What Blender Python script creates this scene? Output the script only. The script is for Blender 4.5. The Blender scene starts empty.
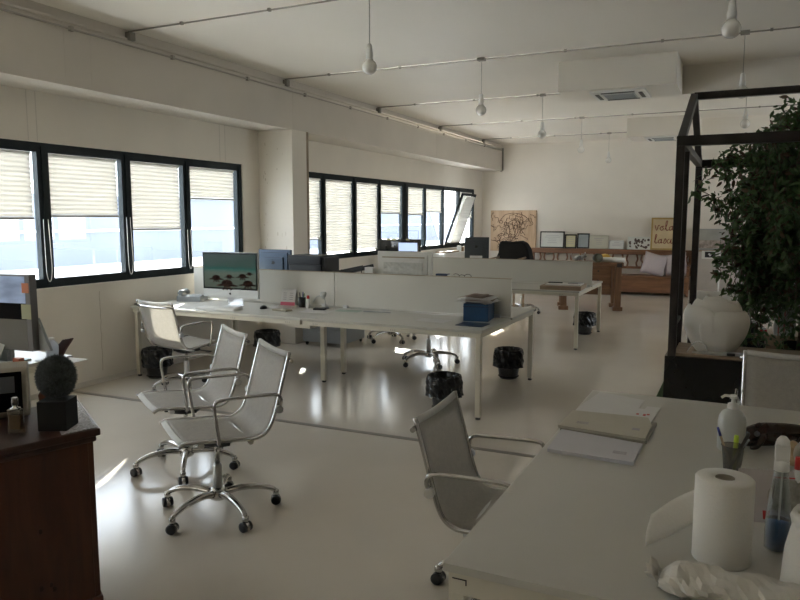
import bpy, bmesh, math, random
from mathutils import Vector, Matrix
C = bpy.context.scene.collection
SC = bpy.context.scene
PI = math.pi
R = math.radians

# ---------------------------------------------------------------- materials
MATS = {}
def mat(name, col, rough=0.5, metal=0.0, var=0.06, scale=6.0, bump=0.0, trans=0.0, emis=0.0,
        spec=0.5, transmission=0.0, ior=1.45, stretch=(1, 1, 1), rvar=0.0, coat=0.0, detail=4.0, alpha=1.0, col2=None):
    if name in MATS: return MATS[name]
    m = bpy.data.materials.new(name); m.use_nodes = True
    nt = m.node_tree; n = nt.nodes; l = nt.links
    b = n['Principled BSDF']; out = n['Material Output']
    tc = n.new('ShaderNodeTexCoord'); mp = n.new('ShaderNodeMapping'); mp.inputs['Scale'].default_value = stretch
    nz = n.new('ShaderNodeTexNoise'); nz.inputs['Scale'].default_value = scale; nz.inputs['Detail'].default_value = detail
    l.new(tc.outputs['Object'], mp.inputs['Vector']); l.new(mp.outputs['Vector'], nz.inputs['Vector'])
    cr = n.new('ShaderNodeValToRGB')
    lo = tuple(max(0, c * (1 - var)) for c in col[:3]) + (1,); hi = tuple(min(1, c * (1 + var)) for c in (col2 or col)[:3]) + (1,)
    cr.color_ramp.elements[0].color = lo; cr.color_ramp.elements[1].color = hi
    cr.color_ramp.elements[0].position = 0.3; cr.color_ramp.elements[1].position = 0.7
    l.new(nz.outputs['Fac'], cr.inputs['Fac']); l.new(cr.outputs['Color'], b.inputs['Base Color'])
    b.inputs['Roughness'].default_value = rough; b.inputs['Metallic'].default_value = metal
    b.inputs['Specular IOR Level'].default_value = spec; b.inputs['IOR'].default_value = ior
    b.inputs['Transmission Weight'].default_value = transmission
    b.inputs['Coat Weight'].default_value = coat; b.inputs['Coat Roughness'].default_value = 0.08
    b.inputs['Alpha'].default_value = alpha
    if emis > 0:
        l.new(cr.outputs['Color'], b.inputs['Emission Color']); b.inputs['Emission Strength'].default_value = emis
    if rvar > 0:
        mr = n.new('ShaderNodeMapRange'); mr.inputs['To Min'].default_value = max(0, rough - rvar); mr.inputs['To Max'].default_value = rough + rvar
        nz2 = n.new('ShaderNodeTexNoise'); nz2.inputs['Scale'].default_value = scale * 0.4; nz2.inputs['Detail'].default_value = 3
        l.new(tc.outputs['Object'], nz2.inputs['Vector']); l.new(nz2.outputs['Fac'], mr.inputs['Value']); l.new(mr.outputs['Result'], b.inputs['Roughness'])
    if bump > 0:
        bp = n.new('ShaderNodeBump'); bp.inputs['Strength'].default_value = bump; bp.inputs['Distance'].default_value = 0.01
        l.new(nz.outputs['Fac'], bp.inputs['Height']); l.new(bp.outputs['Normal'], b.inputs['Normal'])
    if trans > 0:   # thin sheet that lets light through
        tr = n.new('ShaderNodeBsdfTranslucent'); mx = n.new('ShaderNodeMixShader'); mx.inputs['Fac'].default_value = trans
        l.new(cr.outputs['Color'], tr.inputs['Color']); l.new(b.outputs['BSDF'], mx.inputs[1]); l.new(tr.outputs['BSDF'], mx.inputs[2])
        l.new(mx.outputs['Shader'], out.inputs['Surface'])
    MATS[name] = m
    return m

def mesh_weave(name, col, scale=260.0, open_=0.25, trans=0.35):
    """woven net: partly open, partly translucent"""
    m = mat(name, col, 0.6, 0, 0.05, 40, trans=trans)
    nt = m.node_tree; n = nt.nodes; l = nt.links
    out = n['Material Output']; src = out.inputs['Surface'].links[0].from_socket
    tp = n.new('ShaderNodeBsdfTransparent'); mx = n.new('ShaderNodeMixShader')
    tc = n.new('ShaderNodeTexCoord'); ck = n.new('ShaderNodeTexVoronoi'); ck.inputs['Scale'].default_value = scale
    mr = n.new('ShaderNodeMapRange'); mr.inputs['From Min'].default_value = 0.25; mr.inputs['From Max'].default_value = 0.6
    mr.inputs['To Min'].default_value = 0; mr.inputs['To Max'].default_value = open_ * 2
    l.new(tc.outputs['Object'], ck.inputs['Vector']); l.new(ck.outputs['Distance'], mr.inputs['Value'])
    l.new(mr.outputs['Result'], mx.inputs['Fac']); l.new(src, mx.inputs[1]); l.new(tp.outputs['BSDF'], mx.inputs[2])
    l.new(mx.outputs['Shader'], out.inputs['Surface'])
    return m

def glass_mat(name, tint=(0.93, 0.96, 0.97), refl=0.08, rough=0.0):
    if name in MATS: return MATS[name]
    m = bpy.data.materials.new(name); m.use_nodes = True
    nt = m.node_tree; n = nt.nodes; l = nt.links
    n.remove(n['Principled BSDF']); out = n['Material Output']
    tp = n.new('ShaderNodeBsdfTransparent'); gl = n.new('ShaderNodeBsdfGlossy'); gl.inputs['Roughness'].default_value = rough
    nz = n.new('ShaderNodeTexNoise'); nz.inputs['Scale'].default_value = 1.5
    cr = n.new('ShaderNodeValToRGB'); cr.color_ramp.elements[0].color = tuple(t * 0.97 for t in tint) + (1,); cr.color_ramp.elements[1].color = tint + (1,)
    lw = n.new('ShaderNodeLayerWeight'); lw.inputs['Blend'].default_value = 0.25
    mr = n.new('ShaderNodeMapRange'); mr.inputs['To Min'].default_value = refl * 0.5; mr.inputs['To Max'].default_value = min(1, refl * 6)
    mx = n.new('ShaderNodeMixShader')
    l.new(nz.outputs['Fac'], cr.inputs['Fac']); l.new(cr.outputs['Color'], tp.inputs['Color'])
    l.new(lw.outputs['Facing'], mr.inputs['Value']); l.new(mr.outputs['Result'], mx.inputs['Fac'])
    l.new(tp.outputs['BSDF'], mx.inputs[1]); l.new(gl.outputs['BSDF'], mx.inputs[2]); l.new(mx.outputs['Shader'], out.inputs['Surface'])
    MATS[name] = m
    return m

def wood_mat(name, dark, light, scale=3.0, rough=0.45, axis='X', bump=0.15):
    if name in MATS: return MATS[name]
    m = bpy.data.materials.new(name); m.use_nodes = True
    nt = m.node_tree; n = nt.nodes; l = nt.links; b = n['Principled BSDF']
    tc = n.new('ShaderNodeTexCoord'); mp = n.new('ShaderNodeMapping')
    st = {'X': (1, 9, 9), 'Y': (9, 1, 9), 'Z': (9, 9, 1)}[axis]; mp.inputs['Scale'].default_value = st
    nz = n.new('ShaderNodeTexNoise'); nz.inputs['Scale'].default_value = scale; nz.inputs['Detail'].default_value = 7; nz.inputs['Distortion'].default_value = 0.6
    cr = n.new('ShaderNodeValToRGB'); e = cr.color_ramp.elements
    e[0].position = 0.32; e[0].color = dark + (1,); e[1].position = 0.7; e[1].color = light + (1,)
    bp = n.new('ShaderNodeBump'); bp.inputs['Strength'].default_value = bump; bp.inputs['Distance'].default_value = 0.004
    l.new(tc.outputs['Object'], mp.inputs['Vector']); l.new(mp.outputs['Vector'], nz.inputs['Vector']); l.new(nz.outputs['Fac'], cr.inputs['Fac'])
    l.new(cr.outputs['Color'], b.inputs['Base Color']); l.new(nz.outputs['Fac'], bp.inputs['Height']); l.new(bp.outputs['Normal'], b.inputs['Normal'])
    b.inputs['Roughness'].default_value = rough
    MATS[name] = m
    return m

WALL = mat('wall_paint', (0.735, 0.69, 0.615), 0.75, var=0.035, scale=1.6, bump=0.04, rvar=0.05)
WALLD = mat('wall_paint_lower', (0.60, 0.56, 0.50), 0.6, var=0.05, scale=2.2, bump=0.05, rvar=0.08)
BEAM = mat('beam_paint', (0.60, 0.56, 0.50), 0.7, var=0.05, scale=1.1, bump=0.06)
CEIL = mat('ceiling_paint', (0.775, 0.73, 0.655), 0.6, var=0.02, scale=0.8, bump=0.03)
FLOOR = mat('epoxy_floor', (0.565, 0.52, 0.45), 0.15, var=0.06, scale=0.9, bump=0.012, rvar=0.06, spec=0.55, detail=6)
FRAME = mat('window_frame_dark', (0.010, 0.016, 0.018), 0.5, var=0.15, scale=8, spec=0.25)
GLASS = glass_mat('window_glass')
BLIND = mat('pleated_fabric', (0.58, 0.555, 0.50), 0.8, var=0.03, scale=2, trans=0.125)
DESKW = mat('desk_white', (0.50, 0.485, 0.44), 0.32, var=0.02, scale=2, rvar=0.04)
DESKF = mat('desk_frame_cream', (0.60, 0.565, 0.47), 0.42, var=0.03, scale=5)
PART = mat('partition_white', (0.60, 0.585, 0.53), 0.3, var=0.02, scale=2, coat=0.15)
CHROME = mat('chrome', (0.50, 0.49, 0.48), 0.12, 1.0, var=0.04, scale=12)
ALU = mat('aluminium', (0.62, 0.62, 0.62), 0.3, 1.0, var=0.05, scale=15)
NET = mesh_weave('chair_net', (0.50, 0.475, 0.43), scale=500, open_=0.12, trans=0.3)
NETB = mat('chair_net_band', (0.62, 0.61, 0.58), 0.55, var=0.04, scale=60, trans=0.2)
BLACKP = mat('black_plastic', (0.015, 0.015, 0.016), 0.4, var=0.2, scale=20)
BAG = mat('bin_bag_black', (0.014, 0.014, 0.014), 0.22, var=0.3, scale=22, bump=0.7)
BINM = mat('bin_mesh_metal', (0.06, 0.06, 0.06), 0.4, 0.6, var=0.3, scale=80, bump=0.4)
STEEL = mat('raw_steel', (0.035, 0.029, 0.026), 0.45, 0.5, var=0.35, scale=6, bump=0.1)
GREY = mat('grey_plastic', (0.30, 0.32, 0.33), 0.4, var=0.05)
LGREY = mat('light_grey', (0.52, 0.53, 0.52), 0.4, var=0.04)
WHITE = mat('white_plastic', (0.72, 0.71, 0.68), 0.35, var=0.03)
PAPER = mat('paper', (0.66, 0.65, 0.64), 0.7, var=0.02, scale=8)
TISSUE = mat('tissue', (0.74, 0.72, 0.675), 0.9, var=0.015, scale=160, bump=0.12)
BULB = mat('opal_bulb', (0.74, 0.72, 0.68), 0.15, var=0.02, coat=0.5)
PIPE = mat('grey_conduit', (0.24, 0.225, 0.195), 0.85, 0.0, var=0.1)
PEW = wood_mat('pew_wood', (0.14, 0.062, 0.03), (0.24, 0.115, 0.055), 2.5, 0.4)
BENCHW = wood_mat('workbench_wood', (0.13, 0.06, 0.028), (0.22, 0.11, 0.05), 3, 0.5)
BENCHZ = wood_mat('workbench_leg_wood', (0.14, 0.07, 0.034), (0.24, 0.125, 0.06), 3, 0.5, 'Z')
DRESS = wood_mat('dresser_wood', (0.05, 0.016, 0.007), (0.085, 0.028, 0.012), 2.2, 0.45, 'Z')
DRTOP = wood_mat('dresser_top_wood', (0.028, 0.011, 0.007), (0.055, 0.021, 0.012), 2.5, 0.4)
OAK = wood_mat('pale_board', (0.24, 0.17, 0.11), (0.36, 0.26, 0.17), 2.5, 0.5)
PLY = wood_mat('plywood_art', (0.46, 0.31, 0.19), (0.60, 0.43, 0.28), 1.5, 0.6, 'Z')
INK = mat('ink_dark', (0.03, 0.025, 0.025), 0.6, var=0.1)
RED = mat('red', (0.50, 0.03, 0.03), 0.4, var=0.1)
BLUE = mat('blue_card', (0.010, 0.055, 0.14), 0.45, var=0.1)
CLEAR = mat('clear_plastic', (0.93, 0.95, 0.96), 0.08, transmission=1.0, ior=1.3, var=0.01)

# ---------------------------------------------------------------- geometry helpers
class G:
    def __init__(s): s.bm = bmesh.new()
    def box(s, x0, x1, y0, y1, z0, z1, bev=0.0, M=None):
        t = bmesh.new()
        bmesh.ops.create_cube(t, size=1)
        for v in t.verts:
            v.co = Vector(((x0 + x1) / 2 + v.co.x * (x1 - x0), (y0 + y1) / 2 + v.co.y * (y1 - y0), (z0 + z1) / 2 + v.co.z * (z1 - z0)))
        if bev > 0: bmesh.ops.bevel(t, geom=t.edges[:], offset=bev, segments=2, affect='EDGES', profile=0.7)
        if M: t.transform(M)
        s._merge(t); return s
    def _merge(s, t):
        vm = {v: s.bm.verts.new(v.co) for v in t.verts}
        for f in t.faces:
            try:
                nf = s.bm.faces.new([vm[v] for v in f.verts]); nf.smooth = f.smooth; nf.material_index = f.material_index
            except ValueError: pass
        t.free()
    def tube(s, pts, r, n=10, cap=True, flat=1.0, closed=False, up=None):
        """round bar along a polyline; r may be a list"""
        P = [Vector(p) for p in pts]; k = len(P); rs = r if isinstance(r, (list, tuple)) else [r] * k
        rings = []; prev = None
        for i in range(k):
            if closed: d = (P[(i + 1) % k] - P[i - 1])
            else: d = P[min(i + 1, k - 1)] - P[max(i - 1, 0)]
            if d.length < 1e-9: d = Vector((0, 0, 1))
            d.normalize()
            if prev is None:
                a = Vector(up) if up else (Vector((0, 0, 1)) if abs(d.z) < 0.9 else Vector((1, 0, 0)))
                u = (a - d * a.dot(d)).normalized()
            else: u = (prev - d * prev.dot(d)).normalized()
            prev = u; w = d.cross(u)
            rings.append([s.bm.verts.new(P[i] + (u * math.cos(2 * PI * j / n) + w * math.sin(2 * PI * j / n) * flat) * rs[i]) for j in range(n)])
        rg = range(k if closed else k - 1)
        for i in rg:
            a, b = rings[i], rings[(i + 1) % k]
            for j in range(n):
                f = s.bm.faces.new((a[j], a[(j + 1) % n], b[(j + 1) % n], b[j])); f.smooth = True
        if cap and not closed:
            s.bm.faces.new(rings[0][::-1]); s.bm.faces.new(rings[-1])
        return s
    def lathe(s, prof, c=(0, 0, 0), n=24, M=None, cap=True, wob=None):
        t = bmesh.new(); rings = []
        for (r, z) in prof:
            rings.append([t.verts.new((c[0] + max(r, 1e-4) * math.cos(2 * PI * j / n) * (1 + (wob(j, z) if wob else 0)), c[1] + max(r, 1e-4) * math.sin(2 * PI * j / n) * (1 + (wob(j, z) if wob else 0)), c[2] + z)) for j in range(n)])
        for a, b in zip(rings, rings[1:]):
            for j in range(n):
                f = t.faces.new((a[j], a[(j + 1) % n], b[(j + 1) % n], b[j])); f.smooth = True
        if cap:
            t.faces.new(rings[0][::-1]); t.faces.new(rings[-1])
        if M: t.transform(M)
        s._merge(t); return s
    def prism(s, poly, z0, z1, M=None):
        t = bmesh.new()
        a = [t.verts.new((p[0], p[1], z0)) for p in poly]; b = [t.verts.new((p[0], p[1], z1)) for p in poly]
        t.faces.new(a[::-1]); t.faces.new(b)
        for i in range(len(poly)): t.faces.new((a[i], a[(i + 1) % len(poly)], b[(i + 1) % len(poly)], b[i]))
        if M: t.transform(M)
        s._merge(t); return s
    def grid(s, rows, thick=0.0, smooth=True):
        """rows: list of lists of points"""
        V = [[s.bm.verts.new(p) for p in r] for r in rows]; fs = []
        for a, b in zip(V, V[1:]):
            for j in range(len(a) - 1):
                f = s.bm.faces.new((a[j], a[j + 1], b[j + 1], b[j])); f.smooth = smooth; fs.append(f)
        return s
    def out(s, name, m, parent=None, solid=0.0, sub=0, smooth=None, loc=None, rz=0):
        bmesh.ops.recalc_face_normals(s.bm, faces=s.bm.faces[:])
        me = bpy.data.meshes.new(name); s.bm.to_mesh(me); s.bm.free()
        ms = m if isinstance(m, (list, tuple)) else [m]
        for q in ms: me.materials.append(q)
        if smooth is not None:
            for p in me.polygons: p.use_smooth = smooth
        o = bpy.data.objects.new(name, me); C.objects.link(o)
        if solid:
            md = o.modifiers.new('Solid', 'SOLIDIFY'); md.thickness = solid; md.offset = 0
        if sub:
            md = o.modifiers.new('Sub', 'SUBSURF'); md.levels = sub; md.render_levels = sub
        if parent: o.parent = parent
        if loc: o.location = loc
        if rz: o.rotation_euler = (0, 0, rz)
        return o
def Tm(x=0, y=0, z=0, rx=0, ry=0, rz=0):
    return Matrix.Translation((x, y, z)) @ Matrix.Rotation(rz, 4, 'Z') @ Matrix.Rotation(ry, 4, 'Y') @ Matrix.Rotation(rx, 4, 'X')

def thing(name, label, cat, loc=(0, 0, 0), rz=0, group=None):
    o = bpy.data.objects.new(name, None); C.objects.link(o); o.empty_display_size = 0.1
    o.location = loc; o.rotation_euler = (0, 0, rz); o['label'] = label; o['category'] = cat
    if group: o['group'] = group
    return o
def tag(o, label, cat, group=None):
    o['label'] = label; o['category'] = cat
    if group: o['group'] = group
    return o
def struct(o): o['kind'] = 'structure'; return o
def dup(root, loc, rz, label, group=None):
    def cp(o, par):
        c = o.copy(); C.objects.link(c)
        if par: c.parent = par
        for ch in kids.get(o.name, []): cp(ch, c)
        return c
    kids = {}
    for o in list(bpy.data.objects):
        if o.parent: kids.setdefault(o.parent.name, []).append(o)
    r = cp(root, None); r.location = loc; r.rotation_euler = (0, 0, rz); r['label'] = label
    if group: r['group'] = group
    return r

# ================================================================ SETTING
XL, XR, YB, YF, H = -5.73, 4.6, -3.2, 16.55, 3.38
struct(G().box(XL - 0.12, XR + 0.2, YB - 0.2, YF + 0.2, -0.2, 0).out('floor', FLOOR))
struct(G().box(XL - 0.12, XR + 0.2, YB - 0.2, YF + 0.2, H, H + 0.2).out('ceiling', CEIL))
struct(G().box(XL - 0.12, XR + 0.2, YF, YF + 0.2, 0, H).out('wall_far', WALL))
struct(G().box(XL - 0.12, XR + 0.2, YB - 0.2, YB, 0, H).out('wall_near', WALL))
# right wall; its out-of-frame opening is added to let in fill light
g = G(); g.box(XR, XR + 0.2, YB, YF, 0, 1.0); g.box(XR, XR + 0.2, YB, YF, 2.32, H)
for a, b in ((YB, 10.0), (14.0, YF)): g.box(XR, XR + 0.2, a, b, 1.0, 2.32)
struct(g.out('wall_right', WALL))
# left wall with two long window openings
WZ0, WZ1 = 1.0, 2.32
g = G(); g.box(XL - 0.12, XL, YB, YF, 0, WZ0); g.box(XL - 0.12, XL, YB, YF, WZ1, H)
for a, b in ((YB, -2.2), (7.33, 8.2), (16.02, YF)): g.box(XL - 0.12, XL, a, b, WZ0, WZ1)
g2 = g.out('wall_left', WALL); struct(g2)
g = G(); rnd = random.Random(17)
for k in range(26):
    x, z = rnd.uniform(-5.66, -5.58) if k % 3 else rnd.uniform(-5.6, -5.3), rnd.uniform(0.9, 2.6); a, b_ = rnd.uniform(.002, .008), rnd.uniform(.004, .03)
    g.prism([(x + a * math.cos(q), z + b_ * math.sin(q)) for q in [2 * PI * i / 7 for i in range(7)]], 0, 0.0006, Tm(0, 7.6695, 0, rx=PI / 2))
struct(g.out('trim_13', mat('plaster_scuff', (0.52, 0.46, 0.38), 0.8)))
# longitudinal beam, its seams, column, second band above the glass
XB = -5.24
struct(G().box(XL, XB, YB, YF, 2.765, H).out('trim_1', BEAM))
struct(G().box(XL, -5.205, 7.67, 8.0, 0, 2.765, 0.006).out('trim_2', WALL))
struct(G().box(-5.225, XB + 0.03, 7.995, 8.06, 0, 2.766).out('trim_3', mat('brown_strip', (0.28, 0.22, 0.15), 0.7, var=0.2, scale=4)))  # narrow brown vertical strip at the column's far edge
# ceiling beams right of the air conditioner housings
struct(G().box(-0.692, XR, 8.96, 9.36, 3.06, H).out('trim_4', CEIL))
struct(G().box(-0.73, XR, 13.75, 14.2, 3.08, H).out('trim_5', CEIL))
# floor expansion joint, sill boards
g = G(); g.prism([(XL, 4.585), (XR, 4.74), (XR, 4.79), (XL, 4.635)], 0.0005, 0.003)
struct(g.out('trim_6', mat('joint_strip', (0.19, 0.17, 0.145), 0.5, var=0.1)))
for i, (a, b) in enumerate(((-2.2, 7.33), (8.2, 16.02))):
    struct(G().box(XL - 0.12, XL + 0.02, a, b, 0.985, 1.003).out('trim_%d' % (7 + i), WALL))
# wall panel seams (battens) as in the photo
g = G()
for y in (4.33, 4.42, 6.9, 7.0): g.box(XL, XL + 0.0015, y, y + 0.008, 2.33, 2.765)
for y in (4.35, 4.62): g.box(XB, XB + 0.0015, y, y + 0.008, 2.77, 3.37)
for y in (7.75, 12.5): g.box(XB, XB + 0.002, y, y + 0.01, 2.77, 3.37)
struct(g.out('trim_9', BEAM))
g = G(); rnd = random.Random(3)
g.tube([(XL + 0.0005, 5.02 + rnd.uniform(-.006, .006), 0.12 + k * 0.05) for k in range(17)], 0.0022, 5)
g.out('trim_10', mat('hairline_crack', (0.42, 0.36, 0.29), 0.8)); struct(bpy.data.objects['trim_10'])
struct(G().box(XL - 0.02, XL + 0.012, YB, 7.67, 0, 0.05).out('baseboard_left', WALLD))

# windows ----------------------------------------------------------
def window(idx, y0, y1, panes, tilt=None):
    w = bpy.data.objects.new('window_%d' % idx, None); C.objects.link(w); w.location = (XL, y0, WZ0); struct(w)
    fx0, fx1 = -0.085, -0.02
    L = y1 - y0; hz = WZ1 - WZ0
    g = G(); g.box(fx0, fx1, 0, L, 0, 0.085); g.box(fx0, fx1, 0, L, hz - 0.085, hz)
    edges = [0] + [v for p in panes for v in (p[0] - y0, p[1] - y0)] + [L]
    for a, b in zip(edges[0::2], edges[1::2]):
        if b - a > 0.005: g.box(fx0, fx1, a, b, 0.085, hz - 0.085)
        g.box(fx1, fx1 + 0.012, (a + b) / 2 - 0.018, (a + b) / 2 + 0.018, 0.03, hz - 0.03)
    g.out('window_frame', FRAME, w)
    for k, p in enumerate(panes):
        a, b = p[0] - y0, p[1] - y0
        if tilt == k:
            s = G(); zh = hz - 0.17; t = 0.045
            s.box(-0.02, 0.02, 0, b - a, -zh, -zh + t); s.box(-0.02, 0.02, 0, b - a, -t, 0)
            s.box(-0.02, 0.02, 0, t, -zh, 0); s.box(-0.02, 0.02, b - a - t, b - a, -zh, 0)
            f = s.out('sash', FRAME, w)
            gl = G().box(-0.004, 0.004, t, b - a - t, -zh + t, -t).out('pane', GLASS, f)
            f.location = (-0.03, a, hz - 0.085); f.rotation_euler = (0, 0, 0)
            f.matrix_basis = Matrix.Translation((0.0, a, 0.085)) @ Matrix.Rotation(R(20), 4, 'Y') @ Matrix.Translation((0, 0, zh))
        else:
            G().box(-0.064, -0.058, a, b, 0.085, hz - 0.085).out('pane', GLASS, w)
    return w
P1 = [(-2.1, -1.3), (-1.2, -0.4), (-0.3, 0.55), (0.67, 1.5), (1.62, 2.48), (2.58, 3.45), (3.57, 4.42), (4.54, 5.39), (5.51, 6.28), (6.39, 7.24)]
P2 = [(8.3, 9.22), (9.36, 10.18), (10.33, 11.09), (11.21, 12.07), (12.34, 13.10), (13.2, 14.06), (14.17, 15.0), (15.1, 15.94)]
window(1, -2.2, 7.33, P1); window(2, 8.2, 16.02, P2, tilt=6)
window(3, 10.0, 14.0, [(10.1, 10.9), (11.0, 11.9), (12.0, 12.9), (13.0, 13.9)]).location = (XR + 0.12, 10.0, WZ0)  # added window in the unseen right wall, brightens the interior
# the tilted sash keeps its own blind below

def blind(y0, y1, zb, label, group, cord=True, gap=0.07, tilt=False):
    t = thing('pleated_blind', label, 'blind', (XL - 0.036, (y0 + y1) / 2, 2.232), 0, group)
    w = (y1 - y0) / 2; top = 0.0; bot = zb - 2.232
    g = G(); n = int((top - bot - 0.03) / 0.042); rows = []
    a, b = -w + 0.003, w - gap * 0.8
    for i in range(2 * n + 1):
        z = top - 0.02 - i * (top - bot - 0.045) / (2 * n); x = -0.008 if i % 2 else 0.008
        rows.append([(x, a, z), (x, b, z)])
    if cord: pass
    g.grid(rows, smooth=False); g.out('pleated_shade', BLIND, t)
    G().box(-0.014, 0.014, a, b, -0.022, 0.0, 0.003).out('head_rail', WHITE, t)
    G().box(-0.014, 0.014, a, b, bot, bot + 0.022, 0.003).out('bottom_rail', mat('blind_rail', (0.38, 0.35, 0.29), 0.4), t)
    if cord:
        y = w + 0.005; zc = bot; zl = -1.17
        pts = [(0.052, y, zc)]
        for i in range(13):
            f = i / 12; ang = PI * f
            pts.append((0.056, y + 0.03 - 0.03 * math.cos(ang), zl + 0.14 - 0.14 * math.sin(ang)) )
        pts.append((0.052, y + 0.05, zc))
        G().tube(pts, 0.0032, 6).out('pull_cord', mat('cord_white', (0.6, 0.59, 0.55), 0.6), t)
    return t
gA = 'pleated blinds on the near window band'; gB = 'pleated blinds on the far window band'
blind(3.57, 4.42, 1.63, 'cream pleated blind at the left photo edge, drawn down past half height', gA)
blind(4.54, 5.39, 1.65, 'cream pleated blind half drawn over the widest fully visible near pane, second from left', gA)
blind(5.51, 6.28, 1.51, 'cream pleated blind hanging lowest of the near window band, left of the screen computer', gA)
blind(6.39, 7.24, 1.86, 'shortest cream pleated blind of the near band, next to the column', gA, cord=False)
for k, (a, b) in enumerate(P1[:6]):
    blind(a, b, 1.6, 'cream pleated blind on the window band beyond the left photo edge', gA, cord=False)
zz = [(1.32, 'cream pleated blind drawn almost down in first far pane right of the column'),
      (1.09, 'cream pleated blind fully closed, wider of the two closed ones, above the printer'),
      (1.10, 'cream pleated blind fully closed, narrower one left of the black monitor'),
      (1.72, 'creased cream pleated blind at half height above the black monitor'),
      (1.70, 'cream pleated blind at half height over narrow far pane right of the creased one'),
      (1.76, 'cream pleated blind ending high, beside the tilted open sash')]
for (a, b), (z, lab) in zip(P2[:6], zz): blind(a, b, z, lab, gB, cord=False, gap=0.012 if b < 11.1 else 0.06)
blind(15.1, 15.94, 1.65, 'cream pleated blind in last far pane behind the tilted open sash', gB, cord=False, gap=0.055)
# blind mounted on the tilted sash
t = thing('pleated_blind', 'cream blind stretched over the tilted open window sash', 'blind', (XL + 0.0, 14.17, 1.085), 0, gB)
hz = WZ1 - WZ0 - 0.17
t.matrix_basis = Matrix.Translation((XL, 14.17, 1.085)) @ Matrix.Rotation(R(20), 4, 'Y')
g = G(); rows = []
for i in range(57):
    z = 0.06 + i * (hz - 0.12) / 56; x = 0.03 + (0.008 if i % 2 else -0.006); rows.append([(x, 0.17, z), (x, 0.77, z)])
g.grid(rows, smooth=False); g.out('pleated_shade', BLIND, t)
G().box(0.024, 0.05, 0.17, 0.77, 0.04, 0.06).out('bottom_rail', MATS['blind_rail'], t)

# outside world: neighbouring terrace and building
EXT = mat('render_white', (0.80, 0.82, 0.84), 0.8, var=0.03, scale=0.5)
EXTB = mat('render_bluish', (0.125, 0.14, 0.17), 0.8, var=0.08, scale=0.3)
tag(G().box(-17, -6.6, -25, 45, 0.0, 0.3).out('roof_terrace', EXT), 'white flat roof terrace outside the left windows', 'terrace')
t = thing('neighbouring_building', 'pale blue-grey building wall across the terrace outside the windows', 'building', (-17, 0, 0))
G().box(-3, 0, -25, 45, 0, 2.3).out('facade', EXTB, t)
G().box(-3.1, 0.15, -25, 45, 2.3, 2.42).out('coping', EXT, t)
G().box(0, 0.06, -25, 45, 1.25, 1.32).out('rail', EXT, t)
for k, (a, b) in enumerate(((-6, -1), (4, 7), (13, 14.2), (21, 27))):
    G().box(-9, -3.0, a, b, 0, 5.2 + 0.8 * (k % 2)).out('rooftop_block', EXT, t)

# ================================================================ CEILING FITTINGS
CORDM = mat('lamp_cord', (0.42, 0.40, 0.36), 0.6)
ys = (5.06, 7.575, 10.085, 12.61, 15.1)
names = ('nearest to the camera', 'second nearest', 'third', 'fourth', 'farthest, before the far wall')
for k, y in enumerate(ys):
    t = thing('ceiling_conduit', 'thin grey conduit crossing the ceiling, %s' % ('farthest one, just before the far wall' if k == 4 else names[k] + ' counted from the camera'), 'conduit', (0, y, 3.365), 0, 'grey conduits across the ceiling')
    G().tube([(XB + 0.01, 0, 0), (3.8, 0, 0)], 0.0075, 8).out('pipe', PIPE, t)
    for i in range(9): G().box(-4.6 + i * 0.95, -4.575 + i * 0.95, -0.013, 0.013, -0.011, 0.02).out('pipe_clip', PIPE, t)
    G().box(XB, XB + 0.06, -0.035, 0.035, -0.085, -0.01, 0.006).out('junction_box', PIPE, t)
# long trunking on the beam
t = thing('cable_trunking', 'thin grey cable pipe running along the top of the left beam', 'conduit', (XB + 0.016, 0, 3.24))
G().tube([(0, YB + 0.2, 0), (0, YF - 0.05, 0)], 0.009, 8).out('pipe', mat('light_pipe', (0.40, 0.375, 0.33), 0.7), t)
G().tube([(0, YB + 0.2, 0.05), (0, YF - 0.05, 0.05)], 0.014, 8).out('pipe', mat('painted_pipe', (0.56, 0.52, 0.45), 0.6), t)
for i in range(16): G().box(-0.014, 0.02, i * 1.2 - 2.8, i * 1.2 - 2.77, -0.02, 0.02).out('pipe_clip', MATS['light_pipe'], t)
t = tag(G().tube([(XB - 0.02, YF - 0.03, 2.75), (XB + 0.03, YF - 0.03, 2.78), (XB + 0.03, YF - 0.03, 3.3)], 0.015, 8).out('drain_pipe', PIPE), 'thin vertical grey pipe in the far corner at the beam end', 'pipe')

def pendant():
    t = thing('pendant_lamp', '', 'lamp')
    G().box(-0.04, 0.04, -0.03, 0.03, 0.525, 0.56, 0.006).out('ceiling_rose', PIPE, t)
    G().tube([(0, 0, 0.14), (0, 0, 0.53)], 0.0035, 6).out('cord', CORDM, t)
    G().lathe([(0.012, 0.175), (0.02, 0.165), (0.026, 0.11), (0.029, 0.10), (0.029, 0.05)], n=18).out('lamp_socket', WHITE, t)
    pr = [(0.028, 0.06)] + [(0.058 * math.cos(a), 0.058 * math.sin(a)) for a in [R(58 - i * 12) for i in range(13)]]
    G().lathe(pr, n=24).out('bulb', BULB, t)
    return t
p0 = pendant(); grp = 'bare globe bulbs hanging from the ceiling'
labL = ('bare globe bulb pendant left of centre, largest of the left row', 'bare globe bulb pendant, second of the left row from the camera',
        'bare globe bulb pendant, third of left row, below-left of the near air conditioner', 'bare globe bulb pendant, fourth of left row, right above the certificates',
        'bare globe bulb pendant, lowest and farthest of the left row')
xs = (-2.694, -2.647, -2.61, -2.572, -2.52)
first = True
for x, y, lb in zip(xs, ys, labL):
    if first: p0.location = (x, y, 2.82); p0['label'] = lb; p0['group'] = grp; first = False
    else: dup(p0, (x, y, 2.822), 0, lb, grp)
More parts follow.
